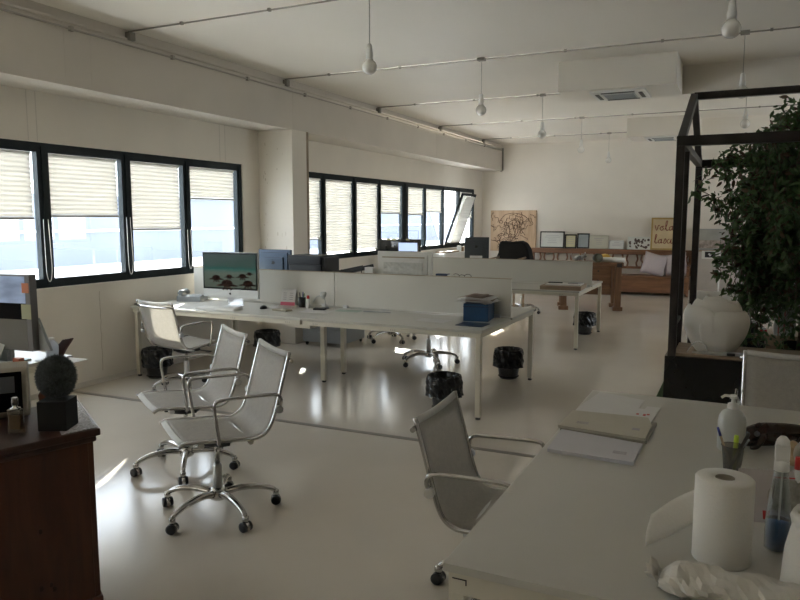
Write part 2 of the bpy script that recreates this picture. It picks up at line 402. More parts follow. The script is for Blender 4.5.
for x, y, lb in ((-0.12, 5.06, 'bare globe bulb pendant at top right, largest of all'), (-0.058, 7.575, 'bare globe bulb pendant cut by the ridge of the steel house frame'),
                 (-0.022, 10.085, 'bare globe bulb pendant lowest at right, left of the tree top'),):
    dup(p0, (x, y, 2.822), 0, lb, grp)

def ac(x0, x1, y0, y1, zb, label, n):
    struct(G().box(x0, x1, y0, y1, zb, H).out('trim_%d' % n, CEIL))
    cx, cy = (x0 + x1) / 2 , (y0 + y1) / 2
    t = thing('air_conditioner', label, 'air conditioner', (cx, cy, zb), 0, 'cassette air conditioners')
    s = 0.30
    G().box(-s, s, -s, s, -0.025, 0.0, 0.01).out('cover', WHITE, t)
    G().box(-0.17, 0.17, -0.17, 0.17, -0.034, -0.022, 0.003).out('intake_grille', LGREY, t)
    g = G()
    for i in range(9): g.box(-0.16, 0.16, -0.16 + i * 0.037, -0.15 + i * 0.037, -0.038, -0.03)
    g.out('grille_slats', GREY, t)
    for k in range(4):
        M = Tm(rz=k * PI / 2)
        G().box(-0.18, 0.18, 0.215, 0.255, -0.030, -0.020, 0, M).out('louvre', BLACKP, t)
ac(-1.938, -0.692, 8.15, 8.96, 3.052, 'cassette air conditioner in the nearer ceiling housing', 11)
ac(-1.896, -0.73, 13.15, 13.95, 3.058, 'cassette air conditioner in the farther ceiling housing, beyond the first', 12)

# ================================================================ MESH OFFICE CHAIR
PROF = [(0.255, 0.462), (0.235, 0.474), (0.20, 0.478), (0.0, 0.462), (-0.12, 0.452), (-0.175, 0.458), (-0.215, 0.485), (-0.24, 0.53), (-0.262, 0.60), (-0.30, 0.74), (-0.345, 0.90)]
def smoothp(p, k=4):
    out = []
    for i in range(len(p) - 1):
        a = p[max(i - 1, 0)]; b = p[i]; c = p[i + 1]; d = p[min(i + 2, len(p) - 1)]
        for j in range(k):
            t = j / k
            out.append(tuple(0.5 * ((2 * b[q]) + (-a[q] + c[q]) * t + (2 * a[q] - 5 * b[q] + 4 * c[q] - d[q]) * t * t + (-a[q] + 3 * b[q] - 3 * c[q] + d[q]) * t ** 3) for q in range(len(b))))
    out.append(p[-1]); return out
def make_chair():
    t = thing('office_chair', '', 'chair')
    S = smoothp(PROF, 4); W = 0.245
    for sx in (-1, 1):
        G().tube([(sx * W, y, z) for y, z in S], 0.0115, 10, up=(1, 0, 0), flat=0.9).out('side_rail', CHROME, t)
    # woven seat and back, one continuous sling, slightly hollow
    def sling(sub, bow=0.012):
        rows = []
        for y, z in sub:
            rows.append([(W * u, y + 0.0, z - bow * (1 - u * u) + 0.004) for u in [-0.97 + 1.94 * i / 8 for i in range(9)]])
        return rows
    G().grid(sling(S[7:-1])).out('woven_sling', NET, t, solid=0.004)
    G().grid(sling(S[1:8])).out('seat_front_band', NETB, t, solid=0.006)
    G().grid(sling(S[-2:])).out('backrest_top_band', NETB, t, solid=0.006)
    # spreader bars
    G().tube([(-W - 0.028, -0.345, 0.855), (-W * 0.6, -0.362, 0.85), (0, -0.367, 0.848), (W * 0.6, -0.362, 0.85), (W + 0.028, -0.345, 0.855)], 0.011, 10).out('spreader_bar', CHROME, t)
    G().tube([(-W, 0.14, 0.452), (W, 0.14, 0.452)], 0.014, 10).out('spreader_bar', ALU, t)
    G().tube([(-W, -0.12, 0.435), (W, -0.12, 0.435)], 0.014, 10).out('spreader_bar', ALU, t)
    for sx in (-1, 1):
        X = sx * (W + 0.035)
        pts = [(X - sx * 0.03, 0.055, 0.455), (X - sx * 0.005, 0.058, 0.468), (X + sx * 0.004, 0.07, 0.56), (X + sx * 0.005, 0.08, 0.645), (X + sx * 0.005, 0.074, 0.678), (X + sx * 0.005, 0.045, 0.692), (X + sx * 0.004, -0.04, 0.693), (X, -0.18, 0.690), (X, -0.245, 0.686), (X, -0.272, 0.672), (X, -0.28, 0.64), (X - sx * 0.02, -0.275, 0.61)]
        G().tube(smoothp(pts, 3), 0.0095, 10, up=(1, 0, 0)).out('armrest', CHROME, t)
        G().lathe([(0.02, -0.012), (0.022, 0), (0.02, 0.012)], n=14, M=Tm(X - sx * 0.01, -0.27, 0.60, ry=PI / 2)).out('arm_bracket', ALU, t)
    # undercarriage
    g = G(); g.lathe([(0.03, -0.05), (0.09, -0.035), (0.105, -0.005), (0.10, 0.01)], (0, 0, 0.42), 20); g.box(-0.17, 0.17, -0.03, 0.03, 0.405, 0.428, 0.008); g.box(-0.04, 0.04, -0.12, 0.14, 0.40, 0.43, 0.008)
    g.out('tilt_mechanism', BLACKP, t)
    g = G(); g.tube([(0.06, 0.02, 0.41), (0.25, 0.05, 0.405)], 0.005, 6); g.box(0.23, 0.29, 0.035, 0.065, 0.40, 0.41, 0.004)
    g.out('tilt_lever', BLACKP, t)
    G().lathe([(0.014, 0), (0.014, 0.15)], (0, 0, 0.27), 14).out('gas_spring', CHROME, t)
    G().lathe([(0.026, 0), (0.026, 0.17), (0.020, 0.185)], (0, 0, 0.10), 18).out('column_sleeve', ALU, t)
    G().lathe([(0.03, -0.03), (0.045, -0.02), (0.048, 0.02), (0.034, 0.045)], (0, 0, 0.105), 18).out('base_hub', CHROME, t)
    for k in range(5):
        a = 2 * PI * k / 5 + 0.3
        M = Matrix.Rotation(a, 4, 'Z')
        g = G()
        pts = smoothp([(0.03, 0, 0.115), (0.12, 0, 0.128), (0.22, 0, 0.118), (0.285, 0, 0.095), (0.305, 0, 0.072)], 3)
        g.tube([M @ Vector(p) for p in pts], [0.021 - 0.009 * i / (len(pts) - 1) for i in range(len(pts))], 10)
        g.lathe([(0.013, -0.012), (0.017, 0.0), (0.017, 0.02), (0.012, 0.028)], tuple(M @ Vector((0.305, 0, 0.06))), 12)
        leg = g.out('base_leg', CHROME, t)
        g = G(); rr = random.Random(k).uniform(0, PI)
        c = M @ Vector((0.305, 0, 0.027))
        for sd in (-1, 1):
            g.lathe([(0.012, -0.010), (0.024, -0.010), (0.0265, -0.006), (0.0265, 0.006), (0.024, 0.010), (0.012, 0.010)], n=18, M=Matrix.Translation(c) @ Matrix.Rotation(rr, 4, 'Z') @ Matrix.Translation((0, sd * 0.016, 0)) @ Matrix.Rotation(PI / 2, 4, 'X'))
        g.out('caster', BLACKP, leg)
        g = G(); g.lathe([(0.0275, -0.009), (0.0285, 0), (0.0275, 0.009)], n=18, M=Matrix.Translation(c) @ Matrix.Rotation(rr, 4, 'Z') @ Matrix.Rotation(PI / 2, 4, 'X'))
        g.out('caster_hood', CHROME, leg)
    return t
ch = make_chair()
gC = 'white mesh office chairs'
LOW = ('base_leg', 'column_sleeve', 'base_hub', 'gas_spring')
def pose(c, x, y, rot, dz=0.0, spin=0.0, label=None):
    """seat height by the gas lift, base turned on its own"""
    c.location = (x, y, 0); c.rotation_euler = (0, 0, R(rot))
    if label: c['label'] = label
    for o in bpy.data.objects:
        if o.parent == c:
            if o.name.startswith(LOW):
                if not o.name.startswith('gas'): o.rotation_euler = (0, 0, R(spin))
                else: o.location.z = dz * 0.5
                if o.name.startswith('base_leg'): o.scale = (1.06, 1.06, 1)
            else: o.location.z = dz
    return c
ch['group'] = gC
pose(ch, -2.57, 3.0, 145, 0.02, 29, 'chrome mesh office chair in the open floor, front one of the overlapping pair')
for x, y, rot, dz, spin, lab in (
    (-3.235, 3.48, 147, 0.0, 0, 'chrome mesh office chair behind the front one of the overlapping pair'),
    (-4.741, 5.138, -8, -0.01, 20, 'mesh office chair with sunlit back, pulled up to the desk with the turtle screen'),
    (-0.835, 2.84, -88, -0.075, 40, 'mesh office chair at the left edge of the foreground desk'),
    (0.30, 4.06, 180, 0.0, 10, 'mesh office chair behind the foreground desk at the right photo edge'),
    (-4.20, 8.46, 175, 0.0, 60, 'office chair behind the partition, only its base showing beside the grey pedestal'),
    (-3.13, 7.27, 185, 0.0, 40, 'office chair behind the long desk, base showing above the front waste bin'),
    (-3.40, 12.0, 160, 0.0, 30, 'office chair behind the far partition, base showing left of the workbench')):
    c = dup(ch, (x, y, 0), R(rot), lab, gC); bpy.context.view_layer.update(); pose(c, x, y, rot, dz, spin)

# ================================================================ BENCH DESKS
def desk(name, label, x0, x1, y0, y1, legs, group=None, top=0.74, joint=None, stickers=(), ap=0.064):
    t = thing(name, label, 'desk', ((x0 + x1) / 2, (y0 + y1) / 2, 0), 0, group)
    cx, cy = (x0 + x1) / 2, (y0 + y1) / 2
    x0 -= cx; x1 -= cx; y0 -= cy; y1 -= cy
    ym = 0.0
    if joint == 'double':
        G().box(x0, x1, y0, ym - 0.03, top - 0.022, top, 0.002).out('tabletop', DESKW, t)
        G().box(x0, x1, ym + 0.03, y1, top - 0.022, top, 0.002).out('tabletop', DESKW, t)
    else:
        G().box(x0, x1, y0, y1, top - 0.022, top, 0.002).out('tabletop', DESKW, t)
    a = 0.012; z0, z1 = top - ap, top - 0.026
    g = G(); g.box(x0 + a, x1 - a, y0 + a, y0 + a + 0.04, z0, z1, 0.002); g.box(x0 + a, x1 - a, y1 - a - 0.04, y1 - a, z0, z1, 0.002)
    g.box(x0 + a + 0.001, x0 + a + 0.041, y0 + a + 0.041, y1 - a - 0.041, z0 + 0.001, z1 - 0.001); g.box(x1 - a - 0.041, x1 - a - 0.001, y0 + a + 0.041, y1 - a - 0.041, z0 + 0.001, z1 - 0.001)
    for lx in sorted(set(round(l[0] - cx, 2) for l in legs)):
        if x0 + 0.1 < lx < x1 - 0.1: g.box(lx - 0.02, lx + 0.02, y0 + a + 0.045, y1 - a - 0.045, z0 + 0.01, z1 - 0.002)
    g.box(x0 + a + 0.045, x1 - a - 0.045, -0.02, 0.02, z0 + 0.015, z1 - 0.004)
    # little spacers between frame and top
    for sx in (x0 + 0.08, (x0 + x1) / 2, x1 - 0.08): g.box(sx - 0.03, sx + 0.03, y0 + 0.03, y0 + 0.045, z1, top - 0.0225)
    g.out('apron_frame', DESKF, t)
    for lx, ly in legs:
        lx -= cx; ly -= cy
        l = G().box(lx - 0.021, lx + 0.021, ly - 0.021, ly + 0.021, 0.02, z0, 0.002).out('leg', DESKF, t)
        G().lathe([(0.02, 0), (0.022, 0.004), (0.016, 0.02)], (lx, ly, 0), 14).out('foot', BLACKP, l)
    for sx in stickers:
        g = G()
        for q in (-0.02, 0, 0.02): g.box(sx - cx + q - 0.004, sx - cx + q + 0.004, y0 + a - 0.001, y0 + a + 0.002, z0 + 0.012, z1 - 0.016)
        g.out('slot_mark', mat('slot_grey', (0.3, 0.28, 0.23), 0.5), t)
    return t
gD = 'white bench desks with cream frames'
D1, D2 = 0.74, 0.74
desk('bench_desk', 'white bench desk against the window wall carrying the turtle screen computer', -5.655, -3.572, 5.345, 7.0,
     [(-5.612, 5.388), (-5.612, 6.957)], gD, top=D1, joint='double', stickers=(-4.35, -3.72))
desk('bench_desk', 'white bench desk with the blue folder box at its right end', -3.568, -1.84, 5.345, 7.0,
     [(-1.873, 5.378), (-1.873, 6.967)], gD, top=D1, joint='double', stickers=(-3.42, -2.64, -2.02))
desk('bench_desk', 'white bench desk of the farther island, with folders on its right corner', -4.17, -1.77, 8.82, 10.46,
     [(-1.803, 8.853), (-1.803, 10.427), (-4.13, 8.86), (-4.13, 10.42)], gD, top=D2, joint='double', stickers=(-2.0,))
desk('monitor_table', 'small white table under the far windows carrying the black monitor', -5.68, -4.95, 10.5, 11.5,
     [(-5.64, 10.54), (-4.99, 10.54), (-5.64, 11.46), (-4.99, 11.46)], gD, top=D2)
t = [o for o in bpy.data.objects if o.get('label', '').startswith('white bench desk with the blue')][0]
c = t.location.copy()
# foreground desk
fd = desk('meeting_desk', 'large white desk filling the right foreground under the paper rolls', -0.665, 1.5, 1.645, 3.735,
     [(-0.632, 1.678), (1.46, 1.69), (-0.632, 3.70), (1.46, 3.69)], gD, ap=0.085)
fc = fd.location
g = G(); g.box(-0.652 - fc.x + 0.01, -0.652 - fc.x + 0.05, 1.657 - fc.y - 0.0015, 1.657 - fc.y + 0.001, 0.697, 0.700); g.box(-0.652 - fc.x + 0.047, -0.652 - fc.x + 0.05, 1.657 - fc.y - 0.0015, 1.657 - fc.y + 0.001, 0.684, 0.700)
g.out('corner_joint_line', INK, fd)
# legs of the middle trestle, children of the right desk of the first island
for lx, ly in ((-3.72, 5.98), (-3.73, 6.39)):
    z1 = 0.70
    l = G().box(lx - 0.024 - c.x, lx + 0.024 - c.x, ly - 0.024 - c.y, ly + 0.024 - c.y, 0.02, 0.64, 0.003).out('leg', DESKF, t)
    G().lathe([(0.02, 0), (0.022, 0.004), (0.016, 0.02)], (lx - c.x, ly - c.y, 0), 14).out('foot', BLACKP, l)
G().box(-3.76 - c.x, -3.50 - c.x, 5.40 - c.y, 6.95 - c.y, 0.64, 0.672, 0.002).out('trestle_rail', DESKF, t)

# partitions
def partition(label, spans, y, z1, zb):
    t = thing('desk_partition', label, 'partition', (sum(spans[0]) / 2, y, zb), 0, 'white desk dividers')
    cx = t.location.x
    for a, b in spans:
        p = G().box(a - cx, b - cx, -0.012, 0.012, 0.012, z1 - zb, 0.003).out('divider_panel', PART, t)
        g = G(); g.box(a - cx, b - cx, -0.0145, 0.0145, z1 - zb - 0.003, z1 - zb + 0.003)
        g.out('edge_cap', mat('edge_tan', (0.36, 0.30, 0.21), 0.5), t)
    g = G()
    for a, b in spans:
        for x in (a + 0.12, b - 0.12): g.box(x - cx - 0.025, x - cx + 0.025, -0.02, 0.02, 0.0, 0.03)
    g.out('clamp', ALU, t)
partition('long white divider panel between the two halves of the nearer desks', [(-5.53, -3.70), (-3.69, -1.845)], 6.172, 1.097, D1)
partition('long white divider panel on the farther desk island', [(-4.12, -1.775)], 9.655, 1.068, D2)

# grey pedestal under desk
t = thing('pedestal_cabinet', 'low grey metal pedestal cabinet on casters under the desk beside the column', 'cabinet', (-4.78, 7.95, 0))
GM = mat('grey_metal', (0.27, 0.28, 0.28), 0.4, 0.2, var=0.04)
G().box(-0.30, 0.30, -0.29, 0.29, 0.05, 0.56, 0.004).out('body', GM, t)
for z in (0.06, 0.225, 0.39):
    d = G().box(-0.29, 0.29, -0.305, -0.29, z, z + 0.155, 0.003).out('drawer', GM, t)
    G().box(-0.06, 0.06, -0.312, -0.304, z + 0.12, z + 0.135).out('handle', GREY, d)
for sx in (-1, 1):
    for sy in (-1, 1): G().lathe([(0.02, -0.012), (0.024, 0), (0.02, 0.012)], n=12, M=Tm(sx * 0.26, sy * 0.25, 0.025, ry=PI / 2)).out('caster', BLACKP, t)

# waste bins
def waste_bin():
    t = thing('waste_bin', '', 'bin')
    G().lathe([(0.085, 0.0), (0.095, 0.01), (0.128, 0.27), (0.122, 0.27), (0.09, 0.02), (0.08, 0.02)], n=24, cap=True).out('bin_body', BINM, t)
    rnd = random.Random(4); w = [rnd.uniform(-0.07, 0.07) for _ in range(40)]
    def crease(j, z): return w[j] * (0.35 + max(0, 0.30 - z) * 4.5) + 0.035 * math.sin(j * 2.3 + z * 55) + 0.02 * math.sin(j * 0.9 - z * 30)
    G().lathe([(0.10, 0.22), (0.118, 0.285), (0.130, 0.306), (0.142, 0.30), (0.148, 0.27), (0.150, 0.24), (0.147, 0.21), (0.152, 0.18), (0.150, 0.15), (0.154, 0.125)], n=40, cap=False, wob=crease).out('bin_bag', BAG, t, solid=0.003, smooth=False)
    G().lathe([(0.13, 0), (0.136, 0.004), (0.13, 0.008)], (0, 0, 0.02), 24).lathe([(0.0, 0.0), (0.1, 0.0)], (0, 0, 0.12), 20).out('bag_inside', BAG, t)
    return t
wb = waste_bin(); gw = 'black waste bins lined with black bags'
bpy.data.objects[[c.name for c in bpy.data.objects if c.name.startswith('bag_inside')][0]].scale = (0.8, 0.8, 1)
wb.location = (-2.10, 6.97, 0); wb['group'] = gw; wb['label'] = 'black bagged waste bin under the right end of the nearer desk island'
dup(wb, (-2.24, 5.55, 0), 1.0, 'black bagged waste bin in front of the desk, just left of the desk leg', gw)
dup(wb, (-5.40, 5.42, 0), 2.1, 'black bagged waste bin at the wall beside the sunlit chair', gw)
dup(wb, (-5.06, 6.86, 0), 3.0, 'black bagged waste bin in shade under the turtle screen desk', gw)
dup(wb, (-1.95, 10.15, 0), 4.2, 'black bagged waste bin under the farther desk end', gw)

# ================================================================ COMPUTERS
SCR = None
def turtle_screen():
    if 'sea_screen' in MATS: return MATS['sea_screen']
    m = bpy.data.materials.new('sea_screen'); m.use_nodes = True
    nt = m.node_tree; n = nt.nodes; l = nt.links; b = n['Principled BSDF']
    tc = n.new('ShaderNodeTexCoord'); sp = n.new('ShaderNodeSeparateXYZ'); l.new(tc.outputs['Generated'], sp.inputs['Vector'])
    cr = n.new('ShaderNodeValToRGB'); e = cr.color_ramp.elements
    e[0].position = 0; e[0].color = (0.10, 0.12, 0.09, 1); e[1].position = 1; e[1].color = (0.05, 0.085, 0.07, 1)
    for p, c in ((0.5, (0.13, 0.17, 0.13, 1)), (0.60, (0.05, 0.15, 0.12, 1)), (0.66, (0.02, 0.11, 0.09, 1)), (0.72, (0.05, 0.10, 0.08, 1))):
        q = e.new(p); q.color = c
    nz = n.new('ShaderNodeTexNoise'); nz.inputs['Scale'].default_value = 9
    mx = n.new('ShaderNodeMath'); mx.operation = 'MULTIPLY_ADD'; mx.inputs[1].default_value = 0.12
    l.new(nz.outputs['Fac'], mx.inputs[0]); l.new(sp.outputs['Z'], mx.inputs[2]); l.new(mx.outputs[0], cr.inputs['Fac'])
    b.inputs['Base Color'].default_value = (0.01, 0.01, 0.01, 1); b.inputs['Specular IOR Level'].default_value = 0.12; b.inputs['Roughness'].default_value = 0.25
    l.new(cr.outputs['Color'], b.inputs['Emission Color']); b.inputs['Emission Strength'].default_value = 0.12
    MATS['sea_screen'] = m; return m
def apple_poly(s):
    pts = []
    for i in range(28):
        a = 2 * PI * i / 28
        r = 1 + 0.10 * math.cos(2 * a) - 0.12 * max(0, math.sin(a)) ** 6 - 0.08 * max(0, -math.sin(a)) ** 8
        x, y = r * math.cos(a), r * math.sin(a)
        if x > 0.75 and -0.2 < y < 0.55: x = 0.72 - 0.12 * math.sin((y + 0.2) / 0.75 * PI)
        pts.append((x * s, y * s))
    return pts
LOGO = mat('logo_dark', (0.03, 0.03, 0.03), 0.2)
def imac(name, label, loc, rz, w=0.51, hs=0.42, lift=0.12, body=ALU, back=False, col_back=None, screen=None, tilt=0):
    """all-in-one computer; local front faces -Y; origin on the desk"""
    t = thing(name, label, 'computer', loc, rz)
    h = hs; z0 = lift
    b = G().box(-w / 2, w / 2, -0.012, 0.018, z0, z0 + h, 0.008)
    cb = G()
    for (k, yy) in ((0.85, 0.018), (0.6, 0.032)): b.box(-w / 2 * k, w / 2 * k, yy - 0.004, yy + 0.012, z0 + h * (1 - k) / 2, z0 + h * (1 + k) / 2, 0.006)
    o = b.out('housing', col_back or body, t)
    G().box(-w / 2 + 0.006, w / 2 - 0.006, -0.0145, -0.011, z0 + 0.085, z0 + h - 0.006, 0.001).out('screen_bezel', mat('glossy_black', (0.006, 0.006, 0.007), 0.15, spec=0.15), t)
    s = G().box(-w / 2 + 0.022, w / 2 - 0.022, -0.0158, -0.014, z0 + 0.10, z0 + h - 0.022).out('screen', screen or mat('screen_off', (0.01, 0.012, 0.014), 0.08), t)
    g = G(); g.prism(apple_poly(0.013), 0, 0.0015, Tm(0, -0.0125, z0 + 0.042, rx=PI / 2)); g.prism([(0.001, 0.015), (0.008, 0.023), (0.007, 0.018)], 0, 0.0015, Tm(0, -0.0125, z0 + 0.042, rx=PI / 2))
    g.out('logo', LOGO, t)
    if back:
        g = G(); g.prism(apple_poly(0.022), 0, 0.0015, Tm(0, 0.0455, z0 + h * 0.66, rx=PI / 2)); g.prism([(0.001, 0.026), (0.014, 0.04), (0.012, 0.03)], 0, 0.0015, Tm(0, 0.0455, z0 + h * 0.66, rx=PI / 2))
        g.out('logo', LOGO, t)
    # bent aluminium stand
    pts = [(0, 0.035, z0 + 0.16), (0, 0.05, z0 + 0.08), (0, 0.075, 0.012), (0, 0.06, 0.005), (0, -0.09, 0.005)]
    g = G(); rows = [[(-0.095, p[1], p[2]), (0.095, p[1], p[2])] for p in pts]
    g.grid(rows, smooth=False); st = g.out('stand', ALU, t, solid=0.008)
    g = G(); g.lathe([(0.02, -0.003), (0.022, 0.003)], n=16, M=Tm(0, 0.062, z0 + 0.03, rx=PI / 2 + 0.3)); g.out('cable_hole', BLACKP, st)
    return t
ic = imac('desktop_computer', 'silver all-in-one computer showing swimming turtles', (-4.655, 5.72, D1), R(1), 0.69, 0.463, 0.097, col_back=LGREY, body=LGREY, screen=turtle_screen())
# turtles on the wallpaper
TUR = mat('turtle_brown', (0.020, 0.010, 0.007), 0.8, var=0.5, scale=60, spec=0.05)
def turtle(cx, cz, s, red=0):
    g = G()
    body = [(math.cos(a) * s, math.sin(a) * s * 0.55 + 0.1 * s) for a in [2 * PI * i / 16 for i in range(16)]]
    g.prism(body, 0, 0.0008, Tm(cx, -0.0158, cz, rx=PI / 2))
    for q in (-1, 1):
        g.prism([(q * 0.6 * s, 0.1 * s), (q * 1.8 * s, -0.15 * s), (q * 1.9 * s, -0.3 * s), (q * 1.1 * s, -0.3 * s), (q * 0.6 * s, -0.3 * s)][::q], 0, 0.0008, Tm(cx, -0.0160, cz, rx=PI / 2))
        g.prism([(q * 0.5 * s, -0.3 * s), (q * 0.9 * s, -0.8 * s), (q * 0.6 * s, -0.9 * s), (q * 0.2 * s, -0.3 * s)][::q], 0, 0.0008, Tm(cx, -0.0162, cz, rx=PI / 2))
    g.prism([(-0.15 * s, -0.4 * s), (0.15 * s, -0.4 * s), (0.12 * s, -0.85 * s), (-0.12 * s, -0.85 * s)], 0, 0.0008, Tm(cx, -0.0161, cz, rx=PI / 2))
    o = g.out('turtle_picture', TUR, ic); return o
for a in ((-0.035, 0.235, 0.070), (-0.17, 0.292, 0.050), (-0.005, 0.312, 0.034), (0.16, 0.318, 0.042), (0.225, 0.243, 0.058), (0.245, 0.348, 0.025)): turtle(*a)
BBLUE = mat('blue_grey_alu', (0.06, 0.085, 0.125), 0.3, 0.4, var=0.06)
imac('desktop_computer', 'blue-grey back of an all-in-one computer in front of the column', (-4.745, 6.62, D1), R(178), 0.45, 0.43, 0.12, back=True, col_back=BBLUE)
imac('desktop_computer', 'dark grey back of an all-in-one computer with silver stand near the wooden art panel', (-3.575, 10.12, D2), R(186), 0.37, 0.41, 0.21, back=True, col_back=mat('dark_grey_alu', (0.07, 0.08, 0.09), 0.35, 0.3))
# white old computer with wrapping on its back
t = imac('desktop_computer', 'white computer back wrapped in foil, above the middle of the partition', (-3.12, 6.62, D1), R(180), 0.62, 0.45, 0.11, col_back=WHITE)
g = G()
rnd = random.Random(3); rows = []
for i in range(8):
    rows.append([(-0.22 + 0.44 * j / 10, 0.052 + rnd.uniform(0, 0.012), 0.20 + 0.25 * i / 7 - 0.03 * abs(j - 5) / 5 * (7 - i) / 7 * -1) for j in range(11)])
g.grid(rows, smooth=False); g.out('plastic_wrap', mat('foil_wrap', (0.60, 0.60, 0.56), 0.2, var=0.1, scale=30, coat=0.4), t, solid=0.001)
G().box(-0.24, 0.24, 0.044, 0.05, 0.495, 0.507, 0.002).out('vent_slot', MATS['edge_tan'], t)
# black monitor with sticky notes
t = thing('monitor', 'black monitor with sticky notes on its top edge, behind the white computer', 'monitor', (-5.22, 10.85, D2), R(6))
G().box(-0.38, 0.38, -0.03, 0.03, 0.03, 0.55, 0.006).out('housing', BLACKP, t)
G().box(-0.35, 0.35, -0.034, -0.029, 0.06, 0.52).out('screen', MATS['screen_off'], t)
g = G(); g.box(-0.03, 0.03, -0.02, 0.03, 0.01, 0.15); g.box(-0.12, 0.12, -0.1, 0.1, 0, 0.014, 0.004); g.out('stand', BLACKP, t)
YN = mat('sticky_yellow', (0.62, 0.60, 0.36), 0.7)
for a, b in ((-0.22, -0.15), (-0.13, -0.05), (0.13, 0.19)): G().box(a, b, -0.038, -0.033, 0.53, 0.56).out('sticky_note', YN, t)
G().box(0.0, 0.33, -0.038, -0.033, 0.35, 0.49).out('blue_document', mat('blue_window', (0.25, 0.32, 0.52), 0.4, emis=0.5), t)
# left edge monitor
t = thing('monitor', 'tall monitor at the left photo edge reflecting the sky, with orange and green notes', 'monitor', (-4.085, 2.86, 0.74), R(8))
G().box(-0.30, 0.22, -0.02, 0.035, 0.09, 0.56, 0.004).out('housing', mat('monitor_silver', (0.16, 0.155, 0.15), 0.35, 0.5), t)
G().box(-0.29, 0.185, -0.0225, -0.019, 0.385, 0.55).out('screen', mat('painted_sky_reflection', (0.30, 0.38, 0.55), 0.1, var=0.25, scale=5, stretch=(1, 1, 3), emis=0.06), t)  # window reflection painted as sky-blue screen colour with a faint glow
G().box(-0.29, 0.185, -0.0225, -0.019, 0.285, 0.385).out('dark_band', mat('glossy_black', (0, 0, 0)), t)
G().box(-0.29, 0.185, -0.0225, -0.019, 0.10, 0.285).out('chin', mat('chin_grey', (0.16, 0.155, 0.14), 0.15), t)
G().box(0.165, 0.215, -0.026, -0.022, 0.45, 0.51).out('sticky_note', mat('sticky_orange', (0.50, 0.18, 0.09), 0.6), t)
G().box(0.155, 0.225, -0.027, -0.022, 0.29, 0.38).out('sticky_note', mat('sticky_green', (0.36, 0.36, 0.22), 0.6), t)
g = G(); g.box(-0.14, 0.06, -0.1, 0.12, 0, 0.012, 0.004); g.box(-0.08, 0.0, 0.02, 0.05, 0.01, 0.2); g.box(-0.07, -0.01, 0.0, 0.05, 0.005, 0.1); g.out('stand', GREY, t)
G().prism([(0, 0), (0.09, 0), (0, 0.2)], -0.02, 0.0, Tm(0.215, 0.03, 0.09, rx=PI / 2)).out('side_fin', GREY, t)

# ================================================================ DESK THINGS, FIRST ISLAND
D = 0.74
t = thing('desk_phone', 'grey desk telephone left of the turtle screen', 'phone', (-5.42, 6.0, D1), R(20)).scale = (1.3, 1.3, 1.15)
t = bpy.data.objects['desk_phone']
G().prism([(-0.09, 0), (0.09, 0), (0.09, 0.03), (-0.02, 0.06), (-0.09, 0.05)], -0.1, 0.1, Tm(0, 0, 0, rx=PI / 2, rz=PI / 2)).out('phone_base', GREY, t)
G().tube([(-0.07, -0.09, 0.075), (-0.07, -0.07, 0.092), (-0.07, 0.05, 0.092), (-0.07, 0.08, 0.072)], [0.022, 0.018, 0.018, 0.022], 10).out('handset', GREY, t)
g = G()
for i in range(4):
    for j in range(3): g.box(0.0 + j * 0.024, 0.016 + j * 0.024, -0.06 + i * 0.024, -0.044 + i * 0.024, 0.04, 0.062)
g.out('keypad', LGREY, t)
t = thing('keyboard', 'long white keyboard in front of the turtle screen', 'keyboard', (-4.66, 5.53, D1), R(2))
G().box(-0.24, 0.24, -0.07, 0.07, 0, 0.014, 0.004).out('keyboard_body', WHITE, t)
g = G()
for i in range(5):
    for j in range(20): g.box(-0.228 + j * 0.023, -0.209 + j * 0.023, -0.062 + i * 0.025, -0.041 + i * 0.025, 0.013, 0.02)
g.out('keys', mat('key_white', (0.8, 0.79, 0.75), 0.4), t)
t = thing('computer_mouse', 'black computer mouse right of the white keyboard', 'mouse', (-4.285, 5.76, D1), R(10))
G().lathe([(0.001, 0.0), (0.034, 0.0), (0.036, 0.008), (0.030, 0.022), (0.016, 0.031), (0.001, 0.034)], n=18).out('mouse_shell', BLACKP, t).scale = (0.9, 1.5, 1)
G().tube([(0, 0.05, 0.008), (0.02, 0.12, 0.004), (0.08, 0.2, 0.004), (0.02, 0.28, 0.004)], 0.002, 6).out('cable', WHITE, t)
# desk calendar
t = thing('desk_calendar', 'small white and pink desk calendar leaning before the partition', 'calendar', (-4.220, 6.085, D1), R(4))
M = Tm(0, 0, 0.0, rx=R(-14))
G().box(-0.085, 0.085, -0.002, 0.002, 0, 0.17, 0, M).out('calendar_page', PAPER, t)
G().box(-0.085, 0.085, -0.0035, -0.0015, 0.0, 0.035, 0, M).out('pink_strip', mat('pink', (0.62, 0.12, 0.18), 0.5), t)
g = G()
for j in range(2):
    for i in range(4): g.box(-0.06 + j * 0.075, -0.02 + j * 0.075, -0.0035, -0.0018, 0.06 + i * 0.022, 0.066 + i * 0.022, 0, M)
g.out('printed_dates', mat('print_grey', (0.35, 0.33, 0.36), 0.6), t)
G().box(-0.085, 0.085, -0.002, 0.002, 0, 0.16, 0, Tm(0, 0.09, 0, rx=R(16))).out('easel_back', PAPER, t)
def potpens(loc, name, label, r=0.038, h=0.10, m=BLACKP, pens=()):
    t = thing(name, label, 'pen holder', loc)
    G().lathe([(r * 0.85, 0), (r, h), (r * 0.92, h), (r * 0.78, 0.004)], n=20).out('cup', m, t)
    return t
def pen(loc, label, m, lean, length=0.14, capm=None, r=0.005, name='pen', cat='pen', group=None):
    t = thing(name, label, cat, loc, 0, group)
    d = Vector((lean[0], lean[1], 1)).normalized()
    G().tube([(0, 0, 0), d * length * 0.8], r, 8).out('barrel', m, t)
    G().tube([d * length * 0.8, d * length], [r * 1.15, r * 0.9], 8).out('cap', capm or m, t)
    return t
potpens((-4.000, 6.025, D1), 'pen_holder', 'dark pen cup in front of the partition seam')
